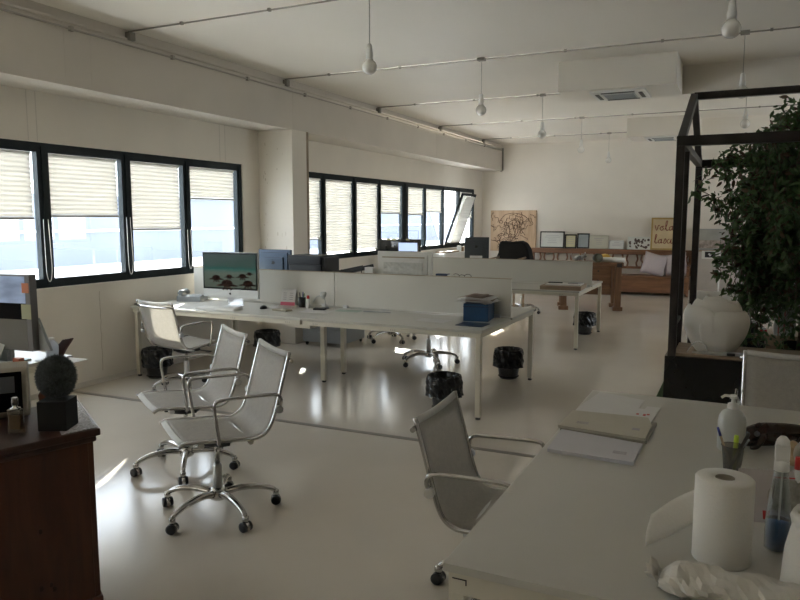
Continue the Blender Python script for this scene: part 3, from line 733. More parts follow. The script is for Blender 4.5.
gp = 'pens in the dark cup'
pen((-4.010, 6.025, D1 + 0.006), 'dark pen leaning left in the dark cup by the partition', INK, (-0.12, 0), 0.145, group=gp)
pen((-4.000, 6.035, D1 + 0.006), 'blue pen upright in the dark cup by the partition', mat('pen_blue', (0.02, 0.03, 0.25), 0.3), (0.03, 0.03), 0.15, group=gp)
pen((-3.985, 6.015, D1 + 0.006), 'green pen leaning right in the dark cup by the partition', mat('pen_green', (0.1, 0.2, 0.05), 0.3), (0.14, 0.02), 0.14, group=gp)
t = thing('spray_can', 'small white can with red cap beside the dark pen cup', 'can', (-3.900, 5.985, D1))
G().lathe([(0.018, 0), (0.02, 0.004), (0.02, 0.085), (0.014, 0.095)], n=16).out('can_body', WHITE, t)
G().lathe([(0.012, 0.095), (0.015, 0.097), (0.014, 0.125), (0.006, 0.13)], n=14).out('cap', RED, t)
t = thing('desk_lamp', 'small grey clip lamp with curved arm in front of the partition', 'lamp', (-3.720, 6.015, D1))
G().lathe([(0.04, 0), (0.045, 0.008), (0.02, 0.02)], n=18).out('lamp_base', GREY, t)
G().tube(smoothp([(0, 0, 0.015), (0.0, 0, 0.08), (-0.03, 0, 0.12), (-0.09, 0, 0.12), (-0.14, 0, 0.06)], 4), 0.006, 8).out('curved_arm', LGREY, t)
G().lathe([(0.012, 0.0), (0.03, 0.03), (0.034, 0.06), (0.025, 0.07)], (-0.02, 0, 0.10), 16).out('lamp_head', LGREY, t)
def sheets(name, label, cat, loc, rz, w, d, n=3, m=PAPER, group=None, th=0.0015, lines=0, curl=0.0):
    t = thing(name, label, cat, loc, rz, group)
    rnd = random.Random(int(abs(loc[0] * 1000)) + int(abs(loc[1]) * 77))
    for i in range(n):
        a = rnd.uniform(-0.04, 0.04)
        G().box(-w / 2, w / 2, -d / 2, d / 2, i * th + 0.0002, (i + 1) * th - 0.0001, 0, Tm(rnd.uniform(-.006, .006), rnd.uniform(-.006, .006), 0, rz=a)).out('sheet', m, t)
    if lines:
        g = G()
        for i in range(lines): g.box(-w * 0.38, w * rnd.uniform(0.0, 0.36), d * 0.38 - i * d * 0.76 / lines, d * 0.38 - i * d * 0.76 / lines + 0.003, n * th, n * th + 0.0006)
        g.out('printed_lines', MATS.get('print_grey') or PAPER, t)
    return t
sheets('paper_stack', 'white papers with a dark item on the desk right of the clip lamp', 'papers', (-3.680, 5.805, D1), R(5), 0.30, 0.2, 3, lines=5)
tag(G().box(-0.06, 0.06, -0.03, 0.03, 0, 0.02, 0.006).out('calculator', BLACKP, loc=(-3.700, 5.885, D1 + 0.005), rz=R(12)), 'small black device lying on papers beside the clip lamp', 'device')
tag(G().box(-0.09, 0.09, -0.05, 0.05, 0, 0.018, 0.006).out('notebook', mat('tan_book', (0.30, 0.27, 0.2), 0.6), loc=(-4.020, 5.705, D1), rz=R(-6)), 'flat brownish notebook at the desk edge below the pen cup', 'notebook')
sheets('paper_stack', 'white cards lying below the pink desk calendar', 'papers', (-4.220, 5.865, D1), R(-4), 0.2, 0.10, 3)
sheets('paper_stack', 'pale green papers on the desk just right of the partition seam', 'papers', (-3.420, 5.965, D1), R(3), 0.24, 0.12, 2, m=mat('paper_green', (0.42, 0.50, 0.44), 0.7))
tag(G().box(-0.14, 0.14, -0.015, 0.015, 0, 0.006, 0.002).out('ruler', GREY, loc=(-3.130, 6.005, D1), rz=R(3)), 'dark flat ruler at the foot of the partition', 'ruler')
# blue box with papers
t = thing('folder_box', 'blue cardboard box overflowing with papers at the right desk end', 'box', (-2.085, 5.985, D1), R(8))
G().box(-0.112, 0.112, -0.15, 0.15, 0.0, 0.155, 0.003).out('box_body', BLUE, t)
G().box(-0.113, 0.113, -0.152, -0.149, 0.125, 0.135).out('lid_edge', mat('navy', (0.01, 0.03, 0.08), 0.35), t)
rnd = random.Random(9)
gpp = 'loose papers heaped on the blue box'
PB = mat('paper_brown', (0.22, 0.155, 0.12), 0.7); PW = mat('paper_bright', (0.62, 0.60, 0.58), 0.6)
lb = ('bottom sheet', 'sheet second from the bottom', 'grey-brown sheet', 'white sheet in the middle', 'white sheet above the middle', 'brown brochure near the top', 'topmost small brown leaflet')
for i in range(7):
    m = (PW, PW, PB, PW, PW, PB, PB)[i]
    rows = []; w, d = (0.15, 0.135, 0.14, 0.145, 0.12, 0.12, 0.085)[i], (0.18, 0.17, 0.16, 0.18, 0.15, 0.13, 0.09)[i]
    for a in range(6):
        rows.append([((-w + 2 * w * b / 6), (-d + 2 * d * a / 5), 0.003 * math.sin(b * 1.3 + i) - 0.02 * (abs(b - 3) / 3) ** 4 * (1 if i < 2 else 0.2)) for b in range(7)])
    o = G().grid(rows).out('loose_paper', m, solid=0.001)
    o.location = (-2.085 + rnd.uniform(-.03, .02), 5.97 + rnd.uniform(-.02, .02), D1 + 0.177 + i * 0.0072); o.rotation_euler = (0, 0, R(8) + rnd.uniform(-.3, .3))
    tag(o, lb[i] + ' of the paper heap on the blue box', 'paper', gpp)
t = thing('document_folder', 'thin dark blue folder lying flat before the blue box', 'folder', (-2.02, 5.64, D1), R(-2))
G().box(-0.12, 0.12, -0.10, 0.10, 0.0, 0.006, 0.002).out('cover', MATS['navy'], t)
sheets('paper_stack', 'white sheets left of the blue box on the desk', 'papers', (-2.42, 5.72, D1), R(-8), 0.28, 0.16, 2)
# printer and trays behind the partition
t = thing('printer', 'dark grey printer behind the partition right of the column', 'printer', (-4.26, 6.66, D1), R(-2))
DG = mat('printer_grey', (0.030, 0.036, 0.046), 0.45, var=0.08)
G().box(-0.21, 0.21, -0.17, 0.17, 0.0, 0.40, 0.01).out('body', DG, t)
G().box(-0.22, 0.20, -0.18, 0.17, 0.40, 0.50, 0.012).out('scanner_lid', DG, t)
G().box(-0.19, 0.19, -0.18, -0.168, 0.30, 0.305).out('seam', BLACKP, t)
G().box(0.20, 0.36, -0.1, 0.15, 0.26, 0.28, 0.005).out('output_tray', BLACKP, t)
G().box(0.2, 0.24, -0.15, 0.15, 0.30, 0.48, 0.01).out('side_panel', BLACKP, t)
t = thing('document_tray', 'black stacked letter trays right of the printer', 'tray', (-3.70, 6.62, D1))
for k, z in enumerate((0.12, 0.24, 0.33)):
    g = G(); M = Tm(0.02 * (k % 2), 0, z, ry=R(6 - 9 * k)); g.box(-0.14, 0.16, -0.12, 0.12, 0, 0.008, 0, M); g.box(-0.14, 0.16, -0.12, -0.112, 0, 0.05, 0, M); g.box(-0.14, 0.16, 0.112, 0.12, 0, 0.05, 0, M)
    g.out('tray', BLACKP, t)
g = G()
for x in (-0.12, 0.12):
    for y in (-0.1, 0.1): g.tube([(x, y, 0), (x, y, 0.36)], 0.006, 6)
g.out('post', BLACKP, t)
t = tag(G().box(-0.05, 0.05, -0.04, 0.04, 0, 0.395, 0.004).out('white_box', WHITE, loc=(-3.46, 6.5, D1)), 'small white box beside the wrapped white computer, left of it', 'box')
# second island
t = thing('small_box', 'small dark box and white end on the second island desk', 'box', (-3.78, 9.3, D2)); G().box(-0.1, 0.08, -0.05, 0.05, 0, 0.12, 0.004).out('dark_sleeve', mat('navy', (0, 0, 0)), t); G().box(0.08, 0.14, -0.05, 0.05, 0, 0.11, 0.004).out('white_end', WHITE, t)
t = thing('reading_glasses', 'wire frame glasses lying on the desk before the far partition', 'glasses', (-3.52, 9.35, D2))
for x in (-0.09, 0.09):
    G().tube([(x + 0.05 * math.cos(a), 0, 0.09 + 0.03 * math.sin(a)) for a in [2 * PI * i / 14 for i in range(14)]], 0.004, 6, closed=True).out('rim', INK, t)
    G().tube([(x * 1.5, 0, 0.09), (x * 1.5, 0.12, 0.01), (x * 1.5, 0.13, 0.0)], 0.004, 6).out('temple', INK, t)
G().tube([(-0.04, 0, 0.1), (0, 0, 0.11), (0.04, 0, 0.1)], 0.004, 6).out('bridge', INK, t)
t = thing('drawing_board', 'thin wooden drawing board on the second desk corner', 'board', (-2.03, 9.13, D2), R(3))
G().box(-0.26, 0.25, -0.26, 0.26, 0, 0.05, 0.002).out('board', OAK, t)
gf = 'folders on the wooden drawing board'
tag(G().box(-0.22, 0.22, -0.15, 0.15, 0, 0.012, 0.003).out('folder', PAPER, loc=(-2.02, 9.13, D2 + 0.051), rz=R(2)), 'large pale folder on the wooden drawing board', 'folder', gf)
tag(G().box(-0.09, 0.09, -0.05, 0.05, 0, 0.012, 0.003).out('folder', BLACKP, loc=(-2.15, 9.18, D2 + 0.064), rz=R(8)), 'small black wallet on the left of the pale folder', 'folder', gf)
tag(G().box(-0.07, 0.07, -0.08, 0.08, 0, 0.01, 0.003).out('folder', GREY, loc=(-1.9, 9.2, D2 + 0.064), rz=R(-12)), 'grey pad on the right of the pale folder', 'folder', gf)
sheets('paper_stack', 'papers on the back half of the second island beside the divider end', 'papers', (-1.96, 10.0, D2), R(8), 0.28, 0.3, 4)

# ================================================================ BLACK COAT CHAIR (behind far divider)
t = thing('wooden_chair', 'wooden chair behind the far divider under a black coat', 'chair', (-3.44, 11.3, 0), R(172))
G().box(-0.22, 0.22, -0.2, 0.22, 0.43, 0.46, 0.008).out('seat', OAK, t)
for sx in (-1, 1):
    G().tube([(sx * 0.2, 0.2, 0), (sx * 0.2, 0.2, 0.43)], 0.018, 8).out('leg', OAK, t)
    G().tube([(sx * 0.2, -0.18, 0), (sx * 0.2, -0.18, 0.45), (sx * 0.2, -0.24, 1.1)], 0.018, 8).out('leg', OAK, t)
    G().tube([(sx * 0.24, 0.2, 0.45), (sx * 0.24, 0.2, 0.98), (sx * 0.24, -0.2, 1.0)], 0.016, 8).out('armrest', OAK, t)
G().box(-0.2, 0.2, -0.25, -0.22, 0.95, 1.1, 0.006).out('back_rail', OAK, t)
g = G()
prof = [(0.30, 0.55), (0.33, 0.8), (0.30, 0.98), (0.26, 1.07), (0.255, 1.2), (0.22, 1.265), (0.05, 1.25), (-0.12, 1.27), (-0.20, 1.24), (-0.27, 1.14), (-0.31, 0.98), (-0.33, 0.8), (-0.30, 0.55)]
rnd = random.Random(2); rows = []
for x, z in prof:
    rows.append([(x + rnd.uniform(-.012, .012), -0.23 - 0.11 * math.cos(a) * (1 if z > 0.5 else 1) + rnd.uniform(-.01, .01), z - 0.03 * abs(math.cos(a))) for a in [PI * j / 6 for j in range(7)]])
g = G(); n = len(prof)
pts = [(x, z) for x, z in prof]
g.prism(pts, -0.10, 0.10, Tm(0, -0.24, 0, rx=PI / 2))
o = g.out('coat', mat('black_wool', (0.008, 0.008, 0.009), 0.9, bump=0.4, scale=20), sub=0); o.location = (-3.44, 11.3, 0); o.rotation_euler = (0, 0, R(172))
md = o.modifiers.new('Bev', 'BEVEL'); md.width = 0.03; md.segments = 3
tag(o, 'black coat draped over a chair back below the carved wooden art panel', 'coat')

# ================================================================ SILL THINGS
tag(G().box(0, 0.3, -0.5, 0.9, 0, 0.92, 0.01).out('side_cabinet', WHITE, loc=(XL + 0.02, 13.9, 0)), 'low pale cabinet under the far windows', 'cabinet')
tag(G().box(0.0, 0.24, -0.35, 0.4, 0, 0.035, 0.004).out('plank', OAK, loc=(XL + 0.04, 13.9, 0.922)), 'brown board lying on the cabinet below the tilted window', 'board')
gs = 'white boxes on the low window cabinet'
tag(G().box(-0.04, 0.04, -0.1, 0.1, 0, 0.12, 0.003).out('card_box', WHITE, loc=(XL + 0.2, 14.4, 0.96), rz=0.5), 'white box standing on the window cabinet right of the brown board', 'box', gs) if False else tag(G().box(-0.04, 0.04, -0.07, 0.07, 0, 0.13, 0.003).out('card_box', WHITE, loc=(XL + 0.2, 14.5, 0.921), rz=0.5), 'white box standing on the window cabinet right of the brown board', 'box', gs)
tag(G().box(-0.05, 0.05, -0.05, 0.05, 0, 0.10, 0.003).out('card_box', mat('tan_box', (0.25, 0.17, 0.1), 0.6), loc=(XL + 0.18, 14.7, 0.921), rz=0.2), 'small tan box at the far end of the window cabinet', 'box', gs)

# ================================================================ FAR WALL
# art panel of plywood with engraved lines
t = thing('wooden_art_panel', 'square plywood panel with dark map-like engraved lines on the far wall', 'artwork', (-4.925, YF - 0.03, 0.86))
G().box(-0.56, 0.56, -0.015, 0.028, 0, 0.97, 0.003).out('plywood_board', PLY, t)
ENG = mat('engraving', (0.10, 0.055, 0.03), 0.7)
g = G(); rnd = random.Random(11)
def wig(x, z, n, step, turn, r=0.005):
    a = rnd.uniform(0, 2 * PI); pts = [(x, -0.017, z)]
    for _ in range(n):
        a += rnd.uniform(-turn, turn); x += math.cos(a) * step; z += math.sin(a) * step
        x = max(-0.54, min(0.54, x)); z = max(0.03, min(0.95, z)); pts.append((x, -0.017, z))
    g.tube(pts, r, 5)
for k in range(46): wig(rnd.uniform(-0.54, 0.2), rnd.uniform(0.08, 0.75), 9, 0.028, 1.3, 0.0065)
for k in range(14): wig(rnd.uniform(0.0, 0.45), rnd.uniform(0.5, 0.9), 9, 0.03, 1.2, 0.006)
g.tube(smoothp([(-0.12, -0.018, 0.28), (-0.08, -0.018, 0.5), (-0.12, -0.018, 0.66), (0.02, -0.018, 0.74), (0.1, -0.018, 0.66), (0.12, -0.018, 0.45), (0.02, -0.018, 0.33)], 3), 0.008, 5)
g.tube(smoothp([(-0.02, -0.018, 0.66), (0.02, -0.018, 0.5), (0.06, -0.018, 0.42)], 3), 0.007, 5)
g.tube(smoothp([(-0.34, -0.018, 0.7), (-0.2, -0.018, 0.86), (0.05, -0.018, 0.9), (0.3, -0.018, 0.82), (0.44, -0.018, 0.66)], 3), 0.006, 5)
g.tube(smoothp([(0.3, -0.018, 0.38), (0.18, -0.018, 0.55), (0.16, -0.018, 0.7)], 3), 0.006, 5)
g.out('engraved_lines', ENG, t)

# pew
t = thing('wooden_pew', 'long brown wooden pew along the far wall', 'bench', (-2.68, 16.15, 0))
x0, x1 = -1.74, 1.75
G().box(x0, x1, -0.30, 0.28, 0.36, 0.41, 0.006).out('seat', PEW, t)
G().box(x0 + 0.05, x1 - 0.05, -0.28, -0.25, 0.06, 0.36, 0.004).out('front_panel', PEW, t)
G().box(x0, x1, 0.20, 0.34, 0.84, 0.955, 0.008).out('top_rail', PEW, t)
G().box(x0, x1, 0.24, 0.28, 0.53, 0.585, 0.005).out('mid_rail', PEW, t)
for k in range(11):
    x = x0 + 0.22 + k * 0.31
    if -0.5 < k < 11:
        pts = [(x - 0.02, 0.26, 0.58), (x - 0.035, 0.26, 0.66), (x - 0.008, 0.26, 0.74), (x - 0.03, 0.26, 0.85)]
        G().tube(smoothp(pts, 3), [0.02] * 10, 8, flat=0.5).out('back_splat', PEW, t)
        pts = [(2 * x - p[0] + 0.06 - 0.0, p[1], p[2]) for p in pts]
        G().tube(smoothp(pts, 3), [0.02] * 10, 8, flat=0.5).out('back_splat', PEW, t)
for x in (x0, -0.2, x1 - 0.06):
    G().box(x, x + 0.06, 0.22, 0.30, 0.41, 0.85, 0.004).out('back_post', PEW, t)
for x in (x0, x1 - 0.06): G().box(x, x + 0.06, -0.29, 0.30, 0, 0.36, 0.004).out('end_panel', PEW, t)
for x in (x0, x1 - 0.06): G().box(x, x + 0.06, -0.28, 0.22, 0.60, 0.65, 0.006).out('armrest', PEW, t)
for x in (x0, x1 - 0.06): G().box(x, x + 0.06, -0.29, -0.23, 0.41, 0.60, 0.006).out('arm_post', PEW, t)
# cushions
def cushion(loc, rot, label):
    t = thing('cushion', label, 'cushion', loc, 0, 'pale lilac cushions on the pew')
    n = 12; g = G(); top = []; 
    def surf(s):
        rows = []
        for i in range(n + 1):
            u = -1 + 2 * i / n; r = []
            for j in range(n + 1):
                v = -1 + 2 * j / n
                e = max(0, (1 - u ** 4)) ** 0.5 * max(0, (1 - v ** 4)) ** 0.5
                k = 1 - 0.07 * (1 - u * u) * abs(v) ** 3 ; k2 = 1 - 0.07 * (1 - v * v) * abs(u) ** 3
                r.append((u * 0.245 * k2, s * (0.095 * e + 0.002), v * 0.245 * k))
            rows.append(r)
        return rows
    g.grid(surf(1)); g.grid(surf(-1)); bmesh.ops.remove_doubles(g.bm, verts=g.bm.verts[:], dist=0.0045)
    o = g.out('cushion_cover', mat('lilac_linen', (0.50, 0.44, 0.45), 0.9, var=0.05, scale=60, bump=0.2), t)
    o.rotation_euler = rot; o.location = (0, 0, 0.25)
    return t
cushion((-1.66, 16.12, 0.405), (R(-18), R(14), R(4)), 'pale lilac cushion leaning on the pew back, fully visible')
cushion((-1.24, 16.20, 0.405), (R(-14), R(-10), R(-5)), 'pale lilac cushion half hidden behind the steel post')

# certificates leaning on the pew top rail against wall
def framed(loc, w, h, fm, inner, label, bw=0.02, lines=0, group='certificates and frames along the far wall', cat='frame'):
    t = thing('picture_frame', label, cat, loc, 0, group)
    M = Tm(rx=R(-6))
    if bw > 0:
        g = G(); g.box(-w / 2, w / 2, -0.01, 0.01, 0, bw, 0, M); g.box(-w / 2, w / 2, -0.01, 0.01, h - bw, h, 0, M); g.box(-w / 2, -w / 2 + bw, -0.01, 0.01, 0, h, 0, M); g.box(w / 2 - bw, w / 2, -0.01, 0.01, 0, h, 0, M)
        g.out('frame_border', fm, t)
    G().box(-w / 2 + bw * .9, w / 2 - bw * .9, -0.004, 0.006, bw * .9, h - bw * .9, 0, M).out('certificate', inner, t)
    if lines:
        g = G(); rnd = random.Random(int(w * 999))
        for i in range(lines):
            f = rnd.uniform(0.15, 0.32) * w; z = h * 0.75 - i * h * 0.55 / lines
            g.box(-f, f, -0.006, -0.0035, z, z + 0.008, 0, M)
        g.out('printed_lines', mat('print_grey', (0, 0, 0)), t)
    return t
ZR = 0.957; YR = 16.38
BF = mat('black_frame', (0.02, 0.02, 0.02), 0.35); CW = mat('cert_white', (0.60, 0.61, 0.57), 0.5, var=0.02); CY = mat('cert_yellow', (0.50, 0.47, 0.30), 0.5); CG = mat('cert_grey', (0.33, 0.37, 0.38), 0.4); CC = mat('cert_cream', (0.52, 0.51, 0.42), 0.6)
framed((-3.95, YR, ZR), 0.57, 0.385, BF, CW, 'wide black-framed white certificate, largest of the row', 0.028, 5)
framed((-3.52, YR, ZR), 0.27, 0.32, BF, CY, 'small black-framed yellow certificate in the row', 0.03, 4)
framed((-3.235, YR, ZR), 0.28, 0.345, BF, CG, 'black-framed grey certificate right of the yellow one', 0.03, 4)
framed((-2.885, YR, ZR), 0.43, 0.30, mat('cream_rim', (0.36, 0.34, 0.27), 0.6), CC, 'unframed cream certificate in the middle of the row', 0.012, 4)
framed((-2.50, YR, ZR), 0.32, 0.19, GREY, CW, 'small low white card at right of the cream certificate', 0.010, 3)
t = framed((-2.01, YR, ZR), 0.50, 0.28, WHITE, CW, 'photo collage print standing left of the gold frame', 0.0)
g = G(); rnd = random.Random(5); M = Tm(rx=R(-6))
for i in range(26):
    x = rnd.uniform(-.2, .2); z = rnd.uniform(.03, .22); g.prism([(x + rnd.uniform(.015, .035) * math.cos(a), z + rnd.uniform(.015, .04) * math.sin(a)) for a in [2 * PI * j / 7 for j in range(7)]], -0.0, 0.002, M @ Tm(0, -0.005, 0, rx=PI / 2))
g.out('photo_figures', mat('photo_dark', (0.10, 0.07, 0.06), 0.4, var=0.6, scale=20), t)
t = framed((-1.50, YR, ZR), 0.56, 0.70, mat('gold_frame', (0.40, 0.28, 0.10), 0.4, 0.3), mat('cream_art', (0.58, 0.46, 0.28), 0.6), 'gold-framed picture with red handwriting near the steel post', 0.035)
g = G()
def script(words, z, s, x0):
    for pts in words:
        g.tube([M @ Vector((x0 + p[0] * s, -0.006, z + p[1] * s)) for p in smoothp(pts, 3)], 0.0075, 5)
# loose red script: "vola" / "lasci"
script([[(0, 1), (0.3, 0), (0.6, 1), (0.8, 0.9)], [(1.2, 0.8), (0.9, 0.4), (1.2, 0), (1.5, 0.4), (1.2, 0.8), (1.6, 0.8)], [(1.8, 0.2), (2.2, 1.6), (2.0, 1.8), (1.9, 0.8), (2.1, 0), (2.4, 0.2)], [(3.0, 0.8), (2.6, 0.6), (2.6, 0.1), (3.0, 0.2), (3.1, 0.9), (3.1, 0.1), (3.4, 0.2)]], 0.42, 0.115, -0.2)
script([[(0, 0.2), (0.4, 1.6), (0.2, 1.7), (0.1, 0.5), (0.3, 0), (0.6, 0.3)], [(1.2, 0.8), (0.8, 0.6), (0.8, 0.1), (1.2, 0.2), (1.3, 0.9), (1.3, 0.1), (1.5, 0.2)], [(1.7, 0.1), (2.0, 1.0), (2.2, 0.4), (1.9, 0.0), (1.7, 0.2)], [(2.8, 0.9), (2.4, 0.6), (2.5, 0.1), (2.9, 0.2), (3.1, 0.9), (3.1, 0.0), (3.5, 0.3)]], 0.14, 0.11, -0.2)
g.out('red_handwriting', mat('red_ink', (0.22, 0.035, 0.03), 0.6), t)

# sideboard right of the pew
t = thing('sideboard', 'beige sideboard with thin wooden top beyond the steel frame', 'cabinet', (0.25, 16.3, 0))
G().box(-1.1, 2.2, -0.2, 0.22, 0, 0.95, 0.004).out('body', mat('sideboard_beige', (0.42, 0.38, 0.34), 0.6), t)
G().box(-1.12, 2.22, -0.22, 0.22, 0.95, 0.98, 0.003).out('wooden_top', OAK, t)
g = G()
for x in (-0.28, 0.54, 1.36): g.box(x, x + 0.006, -0.203, -0.199, 0.04, 0.92)
g.out('door_gap', GREY, t)
t = thing('picture_frame', 'acrylic-framed pale print standing on the sideboard behind the steel frame', 'frame', (-0.48, 16.3, 0.98), 0, 'certificates and frames along the far wall')
G().box(-0.40, 0.40, -0.006, 0.012, 0, 0.44).out('pale_print', mat('print_pale', (0.36, 0.36, 0.33), 0.3, var=0.12, scale=4), t)
G().box(-0.35, 0.38, -0.012, -0.005, 0.04, 0.20).out('printed_scene', mat('print_scene', (0.35, 0.30, 0.26), 0.4, var=0.5, scale=14), t)
g = G()
for a, b, c2, d2 in ((-0.4, 0.4, 0, 0.012), (-0.4, 0.4, 0.428, 0.44)): g.box(a, b, -0.012, 0.012, c2, d2)
g.box(-0.4, -0.388, -0.012, 0.012, 0, 0.44); g.box(0.388, 0.4, -0.012, 0.012, 0, 0.44); g.out('frame_border', GREY, t)
t = thing('small_sign', 'small white card with black square hung on the sideboard front', 'card', (-0.56, 16.085, 0.80))
G().box(-0.16, 0.16, -0.01, 0.01, 0, 0.17).out('card', CW, t); G().box(-0.1, 0.1, -0.013, -0.009, 0.03, 0.15).out('black_square', BLACKP, t); G().prism([(0, 0.05), (0.04, 0.1), (0.02, 0.12), (0, 0.11), (-0.02, 0.12), (-0.04, 0.1)], 0, 0.002, Tm(0, -0.0135, 0, rx=PI / 2)).out('heart', LGREY, t)
t = thing('floor_lamp', 'slim white pole lamp behind the white flower-shaped shade', 'lamp', (-0.28, 12.0, 0))
G().lathe([(0.11, 0), (0.115, 0.01), (0.02, 0.02)], n=20).out('lamp_base', WHITE, t)
G().tube([(0, 0, 0.015), (0, 0, 1.14)], 0.014, 8).out('pole', WHITE, t)
G().box(0.03, 0.06, -0.03, 0.03, 0.40, 0.50).out('driver_box', BLACKP, t)
G().box(0.06, 0.30, -0.02, 0.02, 0.41, 0.45, 0.012).out('led_head', mat('lit_led', (1.0, 0.88, 0.68), 0.4, emis=1.0), t)
G().tube([(0, 0, 0.43), (0.04, 0, 0.43)], 0.012, 8).out('joint', mat('brass', (0.4, 0.3, 0.1), 0.3, 0.8), t)
t = thing('panel_radiator', 'low white ribbed panel beyond the steel frame', 'radiator', (-0.26, 10.0, 0))
G().box(-0.33, 0.36, -0.02, 0.02, 0.06, 0.70, 0.006).out('panel', WHITE, t)
g = G()
for i in range(9): g.box(-0.32 + i * 0.082, -0.27 + i * 0.082, -0.032, -0.018, 0.09, 0.68, 0.004)
g.out('rib', WHITE, t)
for x in (-0.25, 0.28): G().box(x, x + 0.03, -0.08, 0.08, 0, 0.07).out('foot', LGREY, t)

# carpenter's bench with drawers
t = thing('workbench', 'rustic wooden workbench with drawers in front of the pew', 'workbench', (-2.43, 13.17, 0), R(15))
G().box(-0.62, 0.52, -0.35, 0.35, 0.80, 0.86, 0.008).out('benchtop', BENCHW, t)
G().box(-0.50, 0.32, -0.27, 0.28, 0.28, 0.80, 0.005).out('drawer_case', BENCHW, t)
for k in range(3):
    d = G().box(-0.13, 0.30, -0.29, -0.27, 0.30 + k * 0.165, 0.45 + k * 0.165, 0.004).out('drawer', BENCHW, t)
    G().lathe([(0.012, 0), (0.016, 0.02), (0.001, 0.025)], n=10, M=Tm(0.09, -0.29, 0.375 + k * 0.165, rx=PI / 2)).out('knob', INK, d)
for x in (-0.56, 0.38):
    for y in (-0.33, 0.24):
        g = G(); g.box(x, x + 0.11, y, y + 0.09, 0.06, 0.80, 0.006); g.box(x - 0.03, x + 0.14, y - 0.02, y + 0.11, 0, 0.07, 0.008)
        g.out('leg', BENCHZ, t)
G().box(0.40, 0.49, -0.36, -0.34, 0.78, 0.85, 0.004).out('iron_bracket', INK, t)
# things on it
zt = 0.862
t = thing('cat_figurine', 'small white and brown animal figurine on the workbench', 'figurine', (-2.60, 12.9, zt), R(20))
g = G(); g.tube(smoothp([(-0.09, 0, 0.05), (-0.03, 0, 0.075), (0.05, 0, 0.08), (0.10, 0, 0.12)], 3), [0.03, .036, .04, .042, .042, .042, .04, .036, .034, .036], 10)
for x, y in ((-0.07, -0.02), (-0.07, 0.02), (0.06, -0.02), (0.06, 0.02)): g.tube([(x, y, 0.06), (x, y, 0.0)], 0.011, 8)
g.tube([(0.09, 0.02, 0.14), (0.095, 0.025, 0.175)], [0.014, 0.002], 6); g.tube([(0.09, -0.02, 0.14), (0.095, -0.025, 0.175)], [0.014, 0.002], 6); g.tube(smoothp([(-0.09, 0, 0.06), (-0.14, 0, 0.09), (-0.15, 0, 0.15)], 3), 0.008, 6)
g.out('figurine_body', mat('piebald', (0.5, 0.46, 0.4), 0.5, var=0.9, scale=14, col2=(0.6, 0.58, 0.52)), t)
t = thing('film_roll', 'dark round roll lying on the workbench end', 'roll', (-2.28, 12.88, zt), R(-15))
G().lathe([(0.03, -0.05), (0.075, -0.05), (0.08, 0), (0.075, 0.05), (0.03, 0.05)], (0, 0, 0), 20, M=Tm(0, 0, 0.08, rx=PI / 2 - 0.0, rz=0.9)).out('roll_body', mat('roll_olive', (0.06, 0.06, 0.035), 0.4, var=0.5), t)
tag(G().tube([(-0.2, 0, 0.045), (0.22, 0.02, 0.045)], 0.043, 14).out('rolled_paper', WHITE, loc=(-2.02 - 0.03, 13.0, zt)), 'long white rolled paper on the workbench', 'paper roll')
t = thing('hard_hat', 'yellow hard hat on the workbench behind the rolls', 'helmet', (-2.22, 13.28, zt))
G().lathe([(0.12, 0), (0.12, 0.03), (0.1, 0.09), (0.05, 0.13), (0.001, 0.14)], n=20).out('helmet_shell', mat('yellow', (0.55, 0.33, 0.05), 0.4), t); G().lathe([(0.11, 0.0), (0.15, 0.0), (0.15, 0.008), (0.11, 0.012)], n=20).out('brim', MATS['yellow'], t)
for k, (x, c3) in enumerate(((-0.0, BLACKP), (0.19, WHITE), (0.36, BLACKP), (0.55, WHITE), (0.75, WHITE))):
    m = thing('mug', ['black mug, leftmost on the pew seat ledge behind the divider', 'white mug right of the leftmost black one on the pew', 'second black mug on the pew behind the divider', 'white mug in the middle of the pew, right of second black mug', 'white mug farthest right on the pew, near the workbench'][k], 'mug', (-4.1 + x, 16.2, 0.412), 0, 'mugs on the pew')
    G().lathe([(0.045, 0), (0.05, 0.01), (0.055, 0.32 if False else 0.12), (0.048, 0.12), (0.04, 0.012)], n=16).out('cup', c3, m)
    G().tube([(0.05, 0, 0.02), (0.085, 0, 0.04), (0.085, 0, 0.08), (0.05, 0, 0.1)], 0.008, 6).out('handle', c3, m)

# ================================================================ STEEL HOUSE FRAME
t = thing('steel_house_frame', 'dark steel house-shaped frame around the indoor tree', 'frame structure', (-0.455, 6.0, 0))
xr = 3.0; b = 0.036
def bar(p, q, name='beam', w=b):
    p = Vector(p); q = Vector(q); d = (q - p); L = d.length
    M = Matrix.Translation(p) @ d.to_track_quat('Z', 'Y').to_matrix().to_4x4()
    return G().box(-w, w, -w, w, 0, L, 0.003, M).out(name, STEEL, t)
ze, zr, yb, ym = 2.235, 2.77, 2.60, 1.30
for x in (0, 1.55, xr):
    bar((x, 0, 0.0), (x, 0, ze), 'post', 0.03); bar((x, yb, 0.0), (x, yb, ze), 'post', 0.035); bar((x, 0.62, 0.0), (x, 0.62, ze), 'post', 0.026)
    bar((x, 0, ze), (x, ym, zr), 'rafter', 0.03); bar((x, yb, ze), (x, ym, zr), 'rafter', 0.03)
    bar((x, 0, ze), (x, yb, ze), 'tie_beam', 0.03)
bar((-0.03, 0, ze), (xr, 0, ze), 'eave_beam', 0.038); bar((-0.03, yb, ze), (xr, yb, ze), 'eave_beam', 0.045); bar((0, ym, zr), (xr, ym, zr), 'ridge_beam', 0.032)
bar((0, 0, 0.78), (0, 0.62, 0.78), 'low_rail', 0.015)
